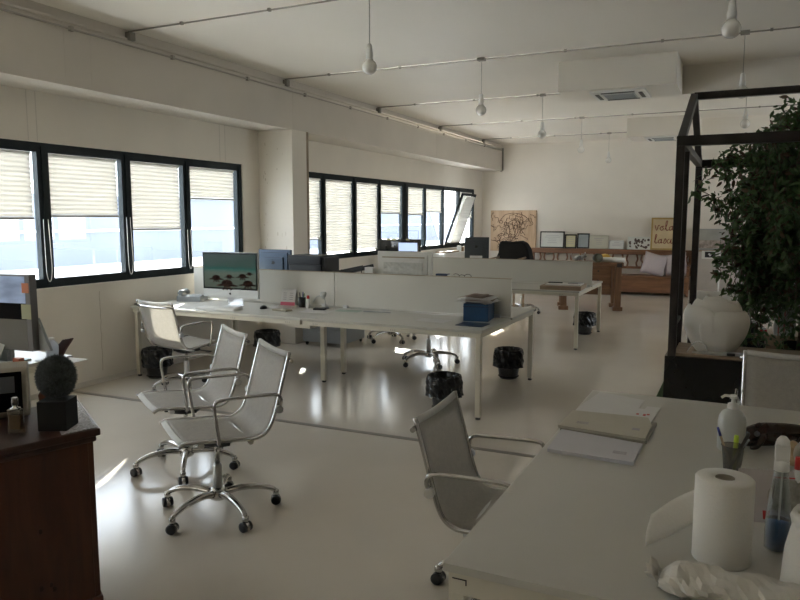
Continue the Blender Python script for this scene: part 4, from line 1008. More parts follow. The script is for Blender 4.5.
# black base box with timber top
t = thing('planter_bench', 'glossy black box bench with timber top under the white flower lamp', 'bench', (0, 6.3, 0))
g = G(); g.box(-0.505, 2.5, -0.34, 0.26, 0.0, 0.545, 0.004); g.out('black_casing', mat('glossy_dark_panel', (0.012, 0.012, 0.012), 0.22, var=0.6, scale=2, bump=0.03), t)
G().box(-0.44, 2.5, -0.30, 0.24, 0.545, 0.567, 0.003).out('timber_top', OAK, t)
# green mat peeking out
tag(G().box(0, 0.3, 0, 0.85, 0, 0.012).out('turf_mat', mat('turf', (0.05, 0.09, 0.03), 0.95, var=0.5, scale=120, bump=0.8), loc=(-0.63, 6.75, 0)), 'green artificial turf mat on the floor beside the black box', 'mat')
# flower-shaped lamp
t = thing('flower_lamp', 'large white flower-shaped lamp resting on the black box bench', 'lamp', (-0.145, 6.22, 0.568))
OPAL = mat('opal_petal', (0.83, 0.80, 0.74), 0.35, var=0.02, trans=0.2)
def petal(rmax, htop, a0, a1, name, off=0.0, flare=1.0, r0=0.125, u0=0.0):
    g = G(); rows = []
    for i in range(15):
        u = u0 + (1 - u0) * i / 14
        r = r0 + (rmax - r0) * math.sin(min(1, u / 0.74) * PI / 2) ** 0.85 - 0.75 * max(0, u - 0.76) ** 2
        row = []
        for j in range(25):
            v = j / 24; a = a0 + (a1 - a0) * v; e = abs(2 * v - 1)
            zz = htop * u - 0.075 * (e ** 2.6) * u * flare + 0.008 * math.sin(v * 9) * u
            rr = r + off * (1 - e ** 2) + 0.012 * (1 if e > .9 else 0) * u
            row.append((rr * math.cos(a), rr * math.sin(a) * 0.9, max(0.0, zz)))
        rows.append(row)
    g.grid(rows); return g.out(name, OPAL, t, solid=0.007, sub=1)
petal(0.235, 0.385, R(150), R(268), 'petal', 0.016, 0.8)
petal(0.240, 0.350, R(242), R(400), 'petal', 0.004, 0.8)
petal(0.235, 0.37, R(20), R(175), 'petal', 0.004, 0.6)
petal(0.185, 0.43, R(130), R(330), 'inner_petal', 0.01, 0.6, 0.10, 0.5)
petal(0.18, 0.415, R(-50), R(150), 'inner_petal', 0.01, 0.6, 0.10, 0.5)
petal(0.12, 0.455, R(100), R(330), 'inner_petal', 0.004, 0.5, 0.06, 0.6)
petal(0.07, 0.45, R(0), R(250), 'inner_petal', 0.004, 0.4, 0.03, 0.6)
G().lathe([(0.001, 0.22), (0.15, 0.24), (0.20, 0.26), (0.15, 0.33), (0.08, 0.38), (0.001, 0.39)], n=24).out('lamp_diffuser', OPAL, t)
G().lathe([(0.001, 0), (0.07, 0), (0.09, 0.01), (0.12, 0.06), (0.12, 0.10), (0.05, 0.2), (0.001, 0.2)], n=24).out('lamp_bottom', OPAL, t)
rnd = random.Random(8)
g = G()
for k in range(6):
    c0 = (0.05 + 0.09 * k * 0.6, -0.14 - 0.02 * (k % 2)); pts = []
    for i in range(26):
        a = i / 25 * 2 * PI * 1.2 + k
        pts.append((c0[0] - 0.1 + 0.16 * math.cos(a) * (0.7 + 0.1 * k), -0.17 + 0.04 * math.sin(a) + 0.01 * (k % 3), 0.571 + 0.006 + 0.004 * (k % 3) - 0.568))
    g.tube(pts, 0.004, 6)
g.tube(smoothp([(-0.20, -0.17, 0.005), (-0.17, -0.18, 0.06), (-0.12, -0.19, 0.10), (-0.06, -0.2, 0.07), (-0.04, -0.2, 0.006), (0.06, -0.2, 0.006)], 4), 0.004, 6)
g.out('power_cable', mat('cable_grey', (0.40, 0.40, 0.38), 0.5), t)
G().box(0.09, 0.15, -0.215, -0.185, 0.005, 0.025, 0.004).out('cable_switch', BLACKP, t)

# low timber shelf with books
t = thing('timber_shelf', 'low timber shelf with dark compartments behind the black box', 'shelf', (0.0, 7.55, 0))
G().box(-0.30, 1.8, -0.18, 0.2, 0.52, 0.56, 0.003).out('shelf_board', OAK, t)
G().box(-0.30, 1.8, -0.18, 0.2, 0.06, 0.1, 0.003).out('shelf_board', OAK, t)
for x in (-0.28, 0.26, 0.9, 1.7): G().box(x, x + 0.13 if x == 0.26 else x + 0.04, -0.17, 0.19, 0.0, 0.52, 0.003).out('shelf_divider', OAK, t)
G().box(-0.28, 1.78, 0.18, 0.2, 0.1, 0.52).out('back_panel', BLACKP, t)
gb = 'upright books and binders on the timber shelf'
MIX = [(0.55, 0.54, 0.50), (0.40, 0.13, 0.10), (0.52, 0.50, 0.46), (0.36, 0.12, 0.10), (0.54, 0.53, 0.50), (0.45, 0.45, 0.43)]
x = 0.32
labs = ['pale binder, leftmost of the upright row by the tree', 'thin red-spined book just right of the leftmost pale binder', 'pale binder between the two red-spined books', 'second thin red-spined book in the upright row', 'pale binder right of the second red spine', 'grey binder, rightmost of the upright row at the photo edge']
for k, (w, h) in enumerate(((0.028, 0.44), (0.012, 0.43), (0.03, 0.44), (0.012, 0.43), (0.034, 0.445), (0.05, 0.42))):
    q = thing('binder', labs[k], 'book', (x + w / 2, 7.46, 0.561), 0, gb)
    mm = mat('binder_%d' % k, MIX[k], 0.5)
    G().box(-w / 2, w / 2, -0.1, 0.12, 0, h, 0.002).out('cover', mm, q); G().box(-w / 2 + 0.003, w / 2 - 0.003, -0.09, 0.1201, h - 0.004, h + 0.0005).out('pages', PAPER, q)
    x += w + 0.002
tag(G().box(-0.09, 0.09, -0.1, 0.1, 0, 0.09, 0.004).out('storage_box', BLACKP, loc=(0.09, 7.5, 0.561)), 'black box on the timber shelf right of the flower lamp', 'box')
t = thing('toy_car', 'small red and white toy on the timber shelf left of the books', 'toy', (0.235, 7.42, 0.561))
G().box(-0.03, 0.03, -0.02, 0.02, 0.012, 0.04, 0.006).out('toy_body', RED, t); G().box(-0.02, 0.02, -0.018, 0.018, 0.04, 0.062, 0.006).out('toy_cabin', WHITE, t)
for sx in (-0.02, 0.02): G().lathe([(0.012, -0.022), (0.012, 0.022)], n=12, M=Tm(sx, 0, 0.012, rx=PI / 2)).out('wheel', BLACKP, t)

# ================================================================ TREE
t = thing('potted_tree', 'large dark green weeping fig tree inside the steel house frame', 'tree', (0.50, 6.98, 0))
G().lathe([(0.16, 0), (0.17, 0.01), (0.21, 0.36), (0.20, 0.38), (0.18, 0.36), (0.001, 0.34)], n=24).out('pot', BLACKP, t)
BARK = mat('bark', (0.11, 0.08, 0.055), 0.9, var=0.3, scale=20, bump=0.6)
g = G(); rnd = random.Random(21)
g.tube(smoothp([(0, 0, 0.32), (0.03, 0.01, 0.8), (-0.02, -0.02, 1.3), (0.04, 0, 1.8), (0.02, 0.02, 2.4)], 4), [0.04 - 0.0018 * i for i in range(17)], 8)
twigs = []
for k in range(70):
    z0 = rnd.uniform(1.0, 2.3); a = rnd.uniform(0, 2 * PI)
    reach = rnd.uniform(0.45, 1.0) * max(0.3, 0.88 - 0.75 * abs(z0 - 1.78))
    up = rnd.uniform(0.05, 0.35); droop = rnd.uniform(0.15, 0.65)
    ex, ey = math.cos(a) * reach * 1.12, math.sin(a) * reach * 0.55
    ey = max(-0.5, min(0.45, ey))
    pts = smoothp([(0, 0, z0), (ex * 0.4, ey * 0.4, z0 + up), (ex * 0.8, ey * 0.8, z0 + up * 0.8), (ex, ey, z0 + up - droop)], 5)
    g.tube(pts, [0.011 - 0.0005 * i for i in range(len(pts))], 5); twigs.append(pts)
    for _ in range(4):
        i = rnd.randrange(5, len(pts)); p = Vector(pts[i]); q = p + Vector((rnd.uniform(-.25, .25), rnd.uniform(-.15, .15), rnd.uniform(-.3, .1)))
        r2 = q + Vector((rnd.uniform(-.1, .1), rnd.uniform(-.08, .08), -rnd.uniform(.1, .25)))
        tw = smoothp([tuple(p), tuple(q), tuple(r2)], 5); g.tube(tw, 0.0035, 4); twigs.append(tw)
g.out('trunk', BARK, t)
# extra upward tips at top right
for px_, pz_ in ((-0.16, 2.62), (0.05, 2.76), (0.25, 2.7), (0.45, 2.66), (-0.02, 2.6), (0.6, 2.75)):
    twigs.append(smoothp([(px_ * 0.3, 0, 2.2), (px_ * 0.7, -0.05, 2.5), (px_, -0.1, pz_)], 5)); twigs.append(smoothp([(px_ * 0.3, 0, 2.2), (px_ * 0.7 + .1, 0.0, 2.5), (px_ + .08, 0.05, pz_ - .05)], 5))
bm = bmesh.new()
cnt = 0
def leaf(p, d, s):
    d = d.normalized(); side = d.cross(Vector((rnd.uniform(-1, 1), rnd.uniform(-1, 1), rnd.uniform(-.3, 1)))).normalized(); nrm = side.cross(d)
    mi = 0 if rnd.random() < 0.86 else 1
    P = [p, p + d * s * .3 + side * s * .2 - nrm * s * .02, p + d * s * .65 + side * s * .19, p + d * s * 1.08 - nrm * s * .1, p + d * s * .65 - side * s * .19, p + d * s * .3 - side * s * .2 - nrm * s * .02, p + d * s * .5 + nrm * s * .05]
    V = [bm.verts.new(q) for q in P]
    for a, b_ in ((0, 1), (1, 2), (2, 3), (3, 4), (4, 5), (5, 0)):
        f = bm.faces.new((V[a], V[b_], V[6])); f.material_index = mi
for tw in twigs:
    for i in range(3, len(tw)):
        p = Vector(tw[i])
        for _ in range(6 if p.z < 2.45 else 5):
            off = Vector((rnd.gauss(0, .035), rnd.gauss(0, .035), rnd.gauss(0, .03)))
            d = Vector((rnd.uniform(-1, 1), rnd.uniform(-1, 1), rnd.uniform(-1.6, .3)))
            leaf(p + off, d, rnd.uniform(0.05, 0.085)); cnt += 1
me = bpy.data.meshes.new('foliage'); bm.to_mesh(me); bm.free()
me.materials.append(mat('leaf_green', (0.062, 0.11, 0.036), 0.45, var=0.4, scale=8, trans=0.2)); me.materials.append(mat('leaf_brown', (0.075, 0.05, 0.02), 0.5, var=0.3, scale=8, trans=0.2))
o = bpy.data.objects.new('foliage', me); C.objects.link(o); o.parent = t

# ================================================================ FOREGROUND DESK THINGS
# papers: (corner list from the desk plane)
def slab(name, label, cat, poly, z0, z1, m, group=None, marks=None):
    t = thing(name, label, cat, (poly[0][0], poly[0][1], D), 0, group)
    pp = [(x - poly[0][0], y - poly[0][1]) for x, y in poly]
    G().prism(pp, z0, z1).out('sheets', m, t)
    if marks:
        g = G()
        for (x, y, w, d) in marks[0]: g.box(x - poly[0][0], x - poly[0][0] + w, y - poly[0][1], y - poly[0][1] + d, z1, z1 + 0.0008)
        g.out('printed_text', marks[1], t)
    return t
PL = mat('paper_lilac', (0.52, 0.51, 0.54), 0.6, var=0.02); PC = mat('paper_cream', (0.47, 0.44, 0.36), 0.6, var=0.03)
PG = mat('print_grey', (0, 0, 0))
gq = 'papers lying on the foreground desk'
slab('magazine', 'lilac-white booklet nearest the camera on the foreground desk', 'booklet', [(-0.636, 2.645), (-0.314, 2.625), (-0.310, 2.865), (-0.645, 2.925)], 0.0005, 0.014, PL, gq, ([(-0.40, 2.70 + i * 0.012, 0.05, 0.004) for i in range(3)], PG))
slab('document_folder', 'cream folder with bent cover between the booklet and the white sheets', 'folder', [(-0.662, 2.935), (-0.305, 2.90), (-0.30, 3.10), (-0.33, 3.22), (-0.655, 3.20)], 0.0145, 0.026, PC, gq, ([(-0.60, 3.0 + i * 0.012, 0.05, 0.004) for i in range(3)] + [(-0.37, 3.0, 0.03, 0.03)], PG))
slab('document_folder', 'grey underside folder below the cream one', 'folder', [(-0.655, 2.945), (-0.30, 2.91), (-0.29, 3.2), (-0.65, 3.20)], 0.0005, 0.0135, mat('folder_grey', (0.3, 0.28, 0.24), 0.6), gq)
slab('paper_sheet', 'white letterhead sheet with small red marks at its right corner', 'paper', [(-0.655, 3.21), (-0.315, 3.17), (-0.30, 3.46), (-0.36, 3.46), (-0.365, 3.40), (-0.64, 3.44)], 0.0125, 0.015, PAPER, gq, ([(-0.36, 3.28, 0.012, 0.03), (-0.345, 3.3, 0.012, 0.02), (-0.39, 3.29, 0.012, 0.02)], RED))
slab('paper_sheet', 'large blank sheet farthest up on the foreground desk papers', 'paper', [(-0.65, 3.445), (-0.40, 3.405), (-0.39, 3.62), (-0.62, 3.70)], 0.0005, 0.003, PAPER, gq)

# paper towel roll
TX, TY = -0.006, 1.985
t = thing('paper_towel_roll', 'upright white paper towel roll with loose end on the foreground desk', 'paper roll', (TX, TY, D))
G().lathe([(0.024, 0.004), (0.024, 0.222), (0.028, 0.226), (0.068, 0.226), (0.0725, 0.221), (0.0725, 0.004), (0.068, 0), (0.028, 0), (0.024, 0.004)], n=48, cap=False).out('towel_roll', TISSUE, t)
G().lathe([(0.0235, 0.002), (0.0235, 0.225), (0.0205, 0.225), (0.0205, 0.002), (0.0235, 0.002)], n=32, cap=False).out('cardboard_core', mat('cardboard', (0.30, 0.27, 0.22), 0.8), t)
g = G(); rows = []
for i in range(13):
    u = i / 12; r = []
    for j in range(7):
        v = j / 6
        x = -0.064 - 0.120 * u; y = 0.035 - 0.035 * u + 0.004 * math.sin(u * 5)
        zt, zb_ = 0.172 - 0.085 * u, 0.085 - 0.082 * u ** 0.9
        r.append((x + 0.006 * math.sin(v * 3 + u * 4), y + 0.02 * (v - 0.5) * u, zb_ + (zt - zb_) * v))
    rows.append(r)
g.grid(rows).out('loose_end', TISSUE, t, solid=0.001)
# second roll at the right edge
t = thing('paper_towel_roll', 'second white paper roll with torn wrap at the right photo edge', 'paper roll', (0.20, 1.90, D), 0)
rnd = random.Random(6); ww = [rnd.uniform(-.05, .05) for _ in range(30)]
G().lathe([(0.07, 0), (0.072, 0.003), (0.066, 0.10), (0.056, 0.15), (0.05, 0.175), (0.03, 0.18)], n=30, wob=lambda j, z: ww[j] * z * 4).out('towel_roll', TISSUE, t)
G().lathe([(0.05, 0.16), (0.056, 0.185), (0.05, 0.20), (0.044, 0.18)], n=30, cap=False, wob=lambda j, z: ww[j] * 2.2).out('torn_wrap', TISSUE, t, solid=0.002)
# wrapped package in front
t = thing('tissue_package', 'crumpled white plastic package lying at the bottom photo edge', 'package', (0.03, 1.765, D), R(-2))
rnd = random.Random(12); rows = []
n = 24
for i in range(n + 1):
    u = i / n; x = -0.17 + 0.345 * u
    e = 1 - max(0, abs(2 * u - 1) - 0.80) / 0.2 * 0.55
    row = []
    for j in range(17):
        a = 2 * PI * j / 16
        ry, rz_ = 0.064 * e, 0.030 * e
        q = (1 + 0.12 * math.sin(19 * u + 3 * a) + 0.06 * math.sin(47 * u - 5 * a) + rnd.uniform(-.035, .035)) if j < 16 else None
        if j == 16: row.append(row[0]); continue
        row.append((x + rnd.uniform(-.003, .003), math.cos(a) * ry * q * 1.1, max(0.001, 0.032 * e + math.sin(a) * rz_ * q)))
    rows.append(row)
G().grid(rows, smooth=False).out('package_wrap', mat('package_plastic', (0.62, 0.59, 0.53), 0.35, var=0.03, scale=30, bump=0.25, coat=0.3), t)
g = G(); rows = [[(-0.17 - 0.03 * u + 0.004 * math.sin(v * 9), -0.04 + 0.08 * v, 0.025 + 0.02 * u + 0.012 * math.sin(v * 12 + u * 3)) for v in [k / 8 for k in range(9)]] for u in (0, .5, 1)]
g.grid(rows).out('wrapper_end', MATS['package_plastic'], t, solid=0.001)
# pump bottle
t = thing('pump_bottle', 'white translucent pump bottle behind the pen cup', 'bottle', (0.005, 2.98, D))
TB = mat('milky_plastic', (0.62, 0.63, 0.60), 0.3, trans=0.25, coat=0.2)
G().lathe([(0.045, 0), (0.050, 0.006), (0.051, 0.115), (0.048, 0.135), (0.036, 0.155), (0.018, 0.166), (0.016, 0.172)], n=28).out('bottle_body', TB, t)
G().lathe([(0.019, 0.165), (0.019, 0.185), (0.008, 0.19), (0.006, 0.21)], n=20).out('collar', WHITE, t)
g = G(); g.lathe([(0.012, 0.205), (0.014, 0.212), (0.012, 0.220)], n=16); g.tube([(0, 0, 0.214), (-0.03, -0.005, 0.216), (-0.042, -0.007, 0.206)], 0.0055, 8)
g.out('pump_head', WHITE, t)
# pen cup
t = thing('pen_cup', 'small dark mesh pen cup on the foreground desk', 'pen holder', (0.012, 2.715, D))
MG = mat('smoke_mesh', (0.20, 0.20, 0.18), 0.35, var=0.3, scale=200, alpha=0.5)
G().lathe([(0.001, 0), (0.026, 0), (0.028, 0.003), (0.037, 0.095), (0.0385, 0.097), (0.036, 0.097), (0.0265, 0.006), (0.001, 0.005)], n=28).out('cup', MG, t)
G().tube([(0.038 * math.cos(a), 0.038 * math.sin(a), 0.097) for a in [2 * PI * i / 24 for i in range(24)]], 0.0018, 6, closed=True).out('rim', BLACKP, t)
gz = 'pens and markers in the foreground cup'
pen((0.012, 2.712, D + 0.007), 'blue ballpoint leaning left out of the foreground pen cup', mat('wood_pencil', (0.3, 0.22, 0.14), 0.5), (-0.35, 0.0), 0.16, mat('pen_blue', (0, 0, 0)), 0.0045, group=gz)
pen((0.018, 2.722, D + 0.007), 'yellow highlighter in the foreground pen cup', mat('neon_dark', (0.30, 0.36, 0.05), 0.4), (0.03, 0.05), 0.125, mat('neon_yellow', (0.55, 0.75, 0.06), 0.4), 0.008, name='highlighter', cat='highlighter', group=gz)
pen((0.0, 2.70, D + 0.007), 'thick dark marker leaning right out of the foreground pen cup', INK, (0.42, 0.05), 0.155, None, 0.0055, name='marker', cat='marker', group=gz)
pen((0.002, 2.728, D + 0.007), 'grey pencil leaning far right out of the foreground pen cup', GREY, (0.52, 0.0), 0.13, None, 0.0035, name='pencil', cat='pencil', group=gz)
# carved dark wooden animal
t = thing('carved_animal', 'dark carved wooden reptile sculpture at the right of the pen cup', 'sculpture', (0.16, 3.09, D), R(6))
CARV = mat('carved_wood', (0.032, 0.015, 0.010), 0.2, var=0.4, scale=18, coat=0.4)
g = G()
sp = smoothp([(-0.14, -0.03, 0.035), (-0.10, -0.02, 0.045), (-0.05, 0, 0.055), (0.0, 0.0, 0.06), (0.07, 0.01, 0.066), (0.15, 0.02, 0.064), (0.24, 0.03, 0.05), (0.34, 0.05, 0.03)], 4)
rs = [0.012 + 0.028 * math.sin(PI * min(1, (i + 1) / 22)) ** 0.8 for i in range(len(sp))]
g.tube(sp, rs, 14)
g.tube(smoothp([(-0.15, -0.035, 0.015), (-0.10, -0.04, 0.018), (-0.05, -0.03, 0.025), (0.0, -0.02, 0.03)], 3), [0.006, .01, .012, .014, .015, .016, .017, .018, .018, .018], 10)
for x, s in ((-0.075, 0.02), (-0.05, 0.028), (-0.015, 0.024)):
    g.tube(smoothp([(x, -0.01, 0.07), (x + 0.006, -0.02, 0.085), (x + 0.02, -0.015, 0.098)], 3), [0.014, .013, .012, .011, .009, .006, .003], 8)
for x, y in ((-0.04, -0.05), (0.09, -0.05), (-0.02, 0.05), (0.12, 0.06)):
    g.tube(smoothp([(x, y * 0.4, 0.05), (x - 0.01, y * 1.1, 0.05), (x - 0.03, y * 1.2, 0.012), (x - 0.055, y * 1.25, 0.006)], 3), [0.017, .017, .016, .015, .014, .013, .012, .01, .008, .006], 8)
g.out('carved_body', CARV, t, sub=1)
g = G()
for x, y, z in ((-0.105, -0.045, 0.055), (-0.07, -0.045, 0.06)): g.lathe([(0.001, -0.012), (0.010, -0.006), (0.012, 0), (0.010, 0.006), (0.001, 0.012)], (x, y, z), 12)
g.out('eye', mat('shell_inlay', (0.25, 0.26, 0.28), 0.15, var=0.3), t)
# spray bottle
t = thing('spray_bottle', 'clear spray bottle with blue liquid and white trigger head', 'bottle', (0.130, 2.11, D), R(0)).scale = (1.0, 1.0, 1.12)
t = bpy.data.objects['spray_bottle']
G().lathe([(0.001, 0), (0.028, 0), (0.032, 0.004), (0.033, 0.04), (0.031, 0.09), (0.026, 0.14), (0.020, 0.18), (0.017, 0.205), (0.0165, 0.205), (0.019, 0.18), (0.025, 0.14), (0.030, 0.09), (0.032, 0.04), (0.031, 0.006), (0.001, 0.003)], n=28, cap=False).out('bottle_body', glass_mat('clear_bottle', (0.88, 0.91, 0.92), 0.14, 0.04), t)
G().lathe([(0.001, 0.0035), (0.029, 0.0045), (0.0312, 0.012), (0.0315, 0.04), (0.0303, 0.075), (0.001, 0.075)], n=28).out('blue_liquid', mat('blue_liquid', (0.01, 0.10, 0.30), 0.1, var=0.1, coat=0.3), t)
G().tube([(0, 0, 0.01), (0.003, 0, 0.2)], 0.0025, 6).out('dip_tube', WHITE, t)
g = G(); g.lathe([(0.019, 0.200), (0.019, 0.222), (0.013, 0.228)], n=20); g.box(-0.018, 0.018, -0.014, 0.02, 0.222, 0.268, 0.008); g.lathe([(0.017, 0.262), (0.016, 0.275), (0.008, 0.284)], n=18)
g.out('spray_head', WHITE, t)
g = G(); g.tube(smoothp([(-0.002, 0.02, 0.25), (-0.0, 0.035, 0.24), (0.0, 0.035, 0.205)], 3), 0.006, 8); g.tube([(0, 0.015, 0.266), (0, 0.04, 0.266)], 0.008, 10)
g.out('trigger', WHITE, t)
# spiral calendar behind the spray bottle
t = thing('spiral_calendar', 'spiral-bound picture calendar standing behind the spray bottle', 'calendar', (0.155, 2.30, D), R(14))
M = Tm(rx=R(-22))
G().box(-0.115, 0.115, -0.001, 0.002, 0, 0.155, 0, M).out('calendar_page', mat('calendar_page', (0.50, 0.46, 0.46), 0.5), t)
g = G(); g.prism([(0.03 + 0.07 * math.cos(a), 0.075 + 0.055 * math.sin(a)) for a in [2 * PI * i / 20 for i in range(20)]], 0, 0.001, M @ Tm(0, -0.0012, 0, rx=PI / 2)); g.out('oval_picture', mat('oval_pic', (0.36, 0.34, 0.30), 0.5, var=0.5, scale=30), t)
g = G(); g.box(-0.055, -0.035, -0.002, -0.001, 0.01, 0.035, 0, M); g.box(0.085, 0.11, -0.002, -0.001, 0.01, 0.06, 0, M); g.box(-0.02, 0.07, -0.002, -0.001, 0.132, 0.136, 0, M); g.out('red_print', RED, t)
g = G()
for i in range(22):
    x = -0.108 + i * 0.0103; g.tube([M @ Vector((x, 0.004 * math.cos(a), 0.156 + 0.004 * math.sin(a))) for a in [2 * PI * k / 8 for k in range(8)]], 0.0008, 4, closed=True)
g.out('spiral', ALU, t)
G().box(-0.115, 0.115, -0.001, 0.002, 0, 0.15, 0, Tm(0, 0.115, 0, rx=R(22))).out('easel_back', MATS['calendar_page'], t)
# marker with red cap, plate, wooden stamp
pen((0.192, 2.36, D + 0.001), 'white marker with red cap standing at the right photo edge', WHITE, (-0.02, 0.02), 0.19, RED, 0.009, name='marker', cat='marker')
t = thing('wooden_stamp', 'small pale wooden stamp knob right of the spray head', 'stamp', (0.212, 2.90, D))
G().lathe([(0.022, 0), (0.022, 0.02), (0.01, 0.03), (0.009, 0.05), (0.017, 0.06), (0.016, 0.08), (0.006, 0.088)], n=18).out('knob', mat('pale_maple', (0.45, 0.33, 0.20), 0.4), t)
t = thing('round_dish', 'round beige dish leaning at the right photo edge', 'dish', (0.265, 2.86, D))
G().lathe([(0.001, -0.004), (0.045, -0.004), (0.055, 0.002), (0.052, 0.005), (0.04, 0.001), (0.001, 0.001)], n=28, M=Tm(0, 0.0, 0.054, rx=R(75))).out('dish_plate', mat('beige_ceramic', (0.50, 0.47, 0.41), 0.3), t)
tag(G().lathe([(0.001, 0), (0.03, 0), (0.031, 0.002), (0.001, 0.003)], n=24).out('coaster', GREY, loc=(-0.03, 2.52, D)), 'thin dark round coaster between the paper roll and pen cup', 'coaster') if False else None

# ================================================================ LEFT DRESSER AND THINGS
ang = R(-17)   # its front turns a little towards the room
DZ = 0.80
ex = Vector((0.11, 0.36, 0)).normalized()      # along the visible side
# visible corner at (-2.29,1.98); left along -ex, back along n
nx = Vector((-0.49, 0.30, 0)).normalized()
dr = thing('wooden_dresser', 'dark reddish wooden dresser at the lower left of the photo', 'dresser', (-2.29, 1.98, 0))
def quadbox(a0, a1, b0, b1, z0, z1, name, m, par=dr, bev=0.0):
    g = G(); u = Vector((-0.293, -0.956, 0)); v = Vector((-0.853, 0.522, 0))
    pts = [(u * a + v * b_).to_2d() for a, b_ in ((a0, b0), (a1, b0), (a1, b1), (a0, b1))]
    g.prism([tuple(p) for p in pts], z0, z1)
    o = g.out(name, m, par)
    if bev: md = o.modifiers.new('Bev', 'BEVEL'); md.width = bev; md.segments = 2
    return o
quadbox(0.0, 1.3, 0.0, 0.56, DZ - 0.03, DZ, 'dresser_top', DRTOP, bev=0.006)
quadbox(0.015, 1.28, 0.012, 0.55, DZ - 0.055, DZ - 0.03, 'moulding', DRTOP, bev=0.008)
quadbox(0.028, 1.25, 0.03, 0.53, 0.05, DZ - 0.055, 'body', DRESS)
quadbox(0.02, 1.27, 0.01, 0.55, 0.0, 0.09, 'plinth', DRESS, bev=0.006)
quadbox(0.029, 0.05, 0.027, 0.03, 0.09, DZ - 0.055, 'corner_stile', DRESS)
g = G(); u = Vector((-0.293, -0.956, 0)); v = Vector((-0.853, 0.522, 0)); rnd = random.Random(4)
for _ in range(12):
    a, z = rnd.uniform(0.12, 0.7), rnd.uniform(0.15, 0.68); c0 = u * a + v * 0.0298; s = rnd.uniform(0.006, 0.012)
    nrm = -v; M = Matrix.Translation((c0.x, c0.y, z)) @ nrm.to_track_quat('Z', 'Y').to_matrix().to_4x4()
    g.prism([(s * math.cos(k), 1.3 * s * math.sin(k)) for k in [2 * PI * i / 10 for i in range(10)]], -0.0005, 0.001, M)
g.out('wood_knot', mat('knot', (0.03, 0.01, 0.006), 0.6), dr)
def dl(a, b_, z=DZ): q = Vector((-2.29, 1.98, 0)) + u * a + v * b_; return (q.x, q.y, z)
rzd = math.atan2(0.956, 0.293) - 0.0
# woven runner mat on the dresser top
w = quadbox(0.012, 0.15, 0.02, 0.54, DZ + 0.0005, DZ + 0.003, 'x', PAPER, par=None)
w.name = 'woven_runner'; w.location = (-2.29, 1.98, 0); tag(w, 'grey-white woven runner along the dresser edge beside the black cube', 'runner')
w.data.materials.clear(); w.data.materials.append(mat('woven_grey', (0.58, 0.58, 0.62), 0.8, var=0.5, scale=110, bump=0.5))
# black cube
cx, cy = -2.44, 1.905
tag(G().box(-0.056, 0.056, -0.056, 0.056, 0.004, 0.122, 0.003).out('black_cube', mat('black_fabric', (0.006, 0.006, 0.006), 0.8), loc=(cx, cy, DZ), rz=R(28)), 'black cube box carrying the fuzzy grey ball', 'box')
# fuzzy ball
t = thing('fuzzy_ball', 'round fuzzy dark grey ball on top of the black cube', 'ball', (cx - 0.01, cy + 0.01, DZ + 0.122)).scale = (0.95, 0.95, 1.1)
t = bpy.data.objects['fuzzy_ball']
g = G(); g.lathe([(0.078 * math.sin(a), 0.078 - 0.078 * math.cos(a)) for a in [PI * i / 18 for i in range(19)]], n=32, cap=False)
g.out('ball_core', mat('fuzz_core', (0.045, 0.052, 0.052), 1.0, var=0.4, scale=60, bump=1.0), t)
rnd = random.Random(33); bm = bmesh.new()
for _ in range(5000):
    z = rnd.uniform(-1, 1); a = rnd.uniform(0, 2 * PI); r = math.sqrt(1 - z * z); nn = Vector((r * math.cos(a), r * math.sin(a), z))
    p = nn * 0.077 + Vector((0, 0, 0.078)); tn = nn.cross(Vector((rnd.uniform(-1, 1), rnd.uniform(-1, 1), rnd.uniform(-1, 1)))).normalized()
    q = p + nn * rnd.uniform(.004, .011) + tn * rnd.uniform(.002, .008); s = nn.cross(tn) * 0.0009
    if q.z < 0.0: continue
    bm.faces.new([bm.verts.new(p - s), bm.verts.new(p + s), bm.verts.new(q)])
me = bpy.data.meshes.new('fuzz'); bm.to_mesh(me); bm.free(); me.materials.append(mat('fuzz_fibre', (0.075, 0.085, 0.085), 0.9, var=0.4, scale=30))
o = bpy.data.objects.new('fuzz', me); C.objects.link(o); o.parent = t
# perfume bottle
t = thing('perfume_bottle', 'small glass perfume bottle on the dresser beside the white clock', 'bottle', (-2.535, 1.79, DZ), R(20)).scale = (1.12, 1.12, 1.35)
t = bpy.data.objects['perfume_bottle']
G().box(-0.024, 0.024, -0.012, 0.012, 0, 0.072, 0.004).out('glass_bottle', glass_mat('perfume_glass', (0.75, 0.70, 0.60), 0.25, 0.02), t)
G().box(-0.020, 0.020, -0.009, 0.009, 0.012, 0.055, 0.003).out('amber_liquid', mat('amber', (0.12, 0.07, 0.03), 0.1), t)
G().lathe([(0.016, 0.070), (0.018, 0.073), (0.016, 0.076), (0.008, 0.078), (0.008, 0.084)], n=16).out('collar', CHROME, t)
G().lathe([(0.010, 0.083), (0.011, 0.086), (0.0105, 0.104), (0.008, 0.106)], n=16).out('cap', glass_mat('perfume_glass'), t)
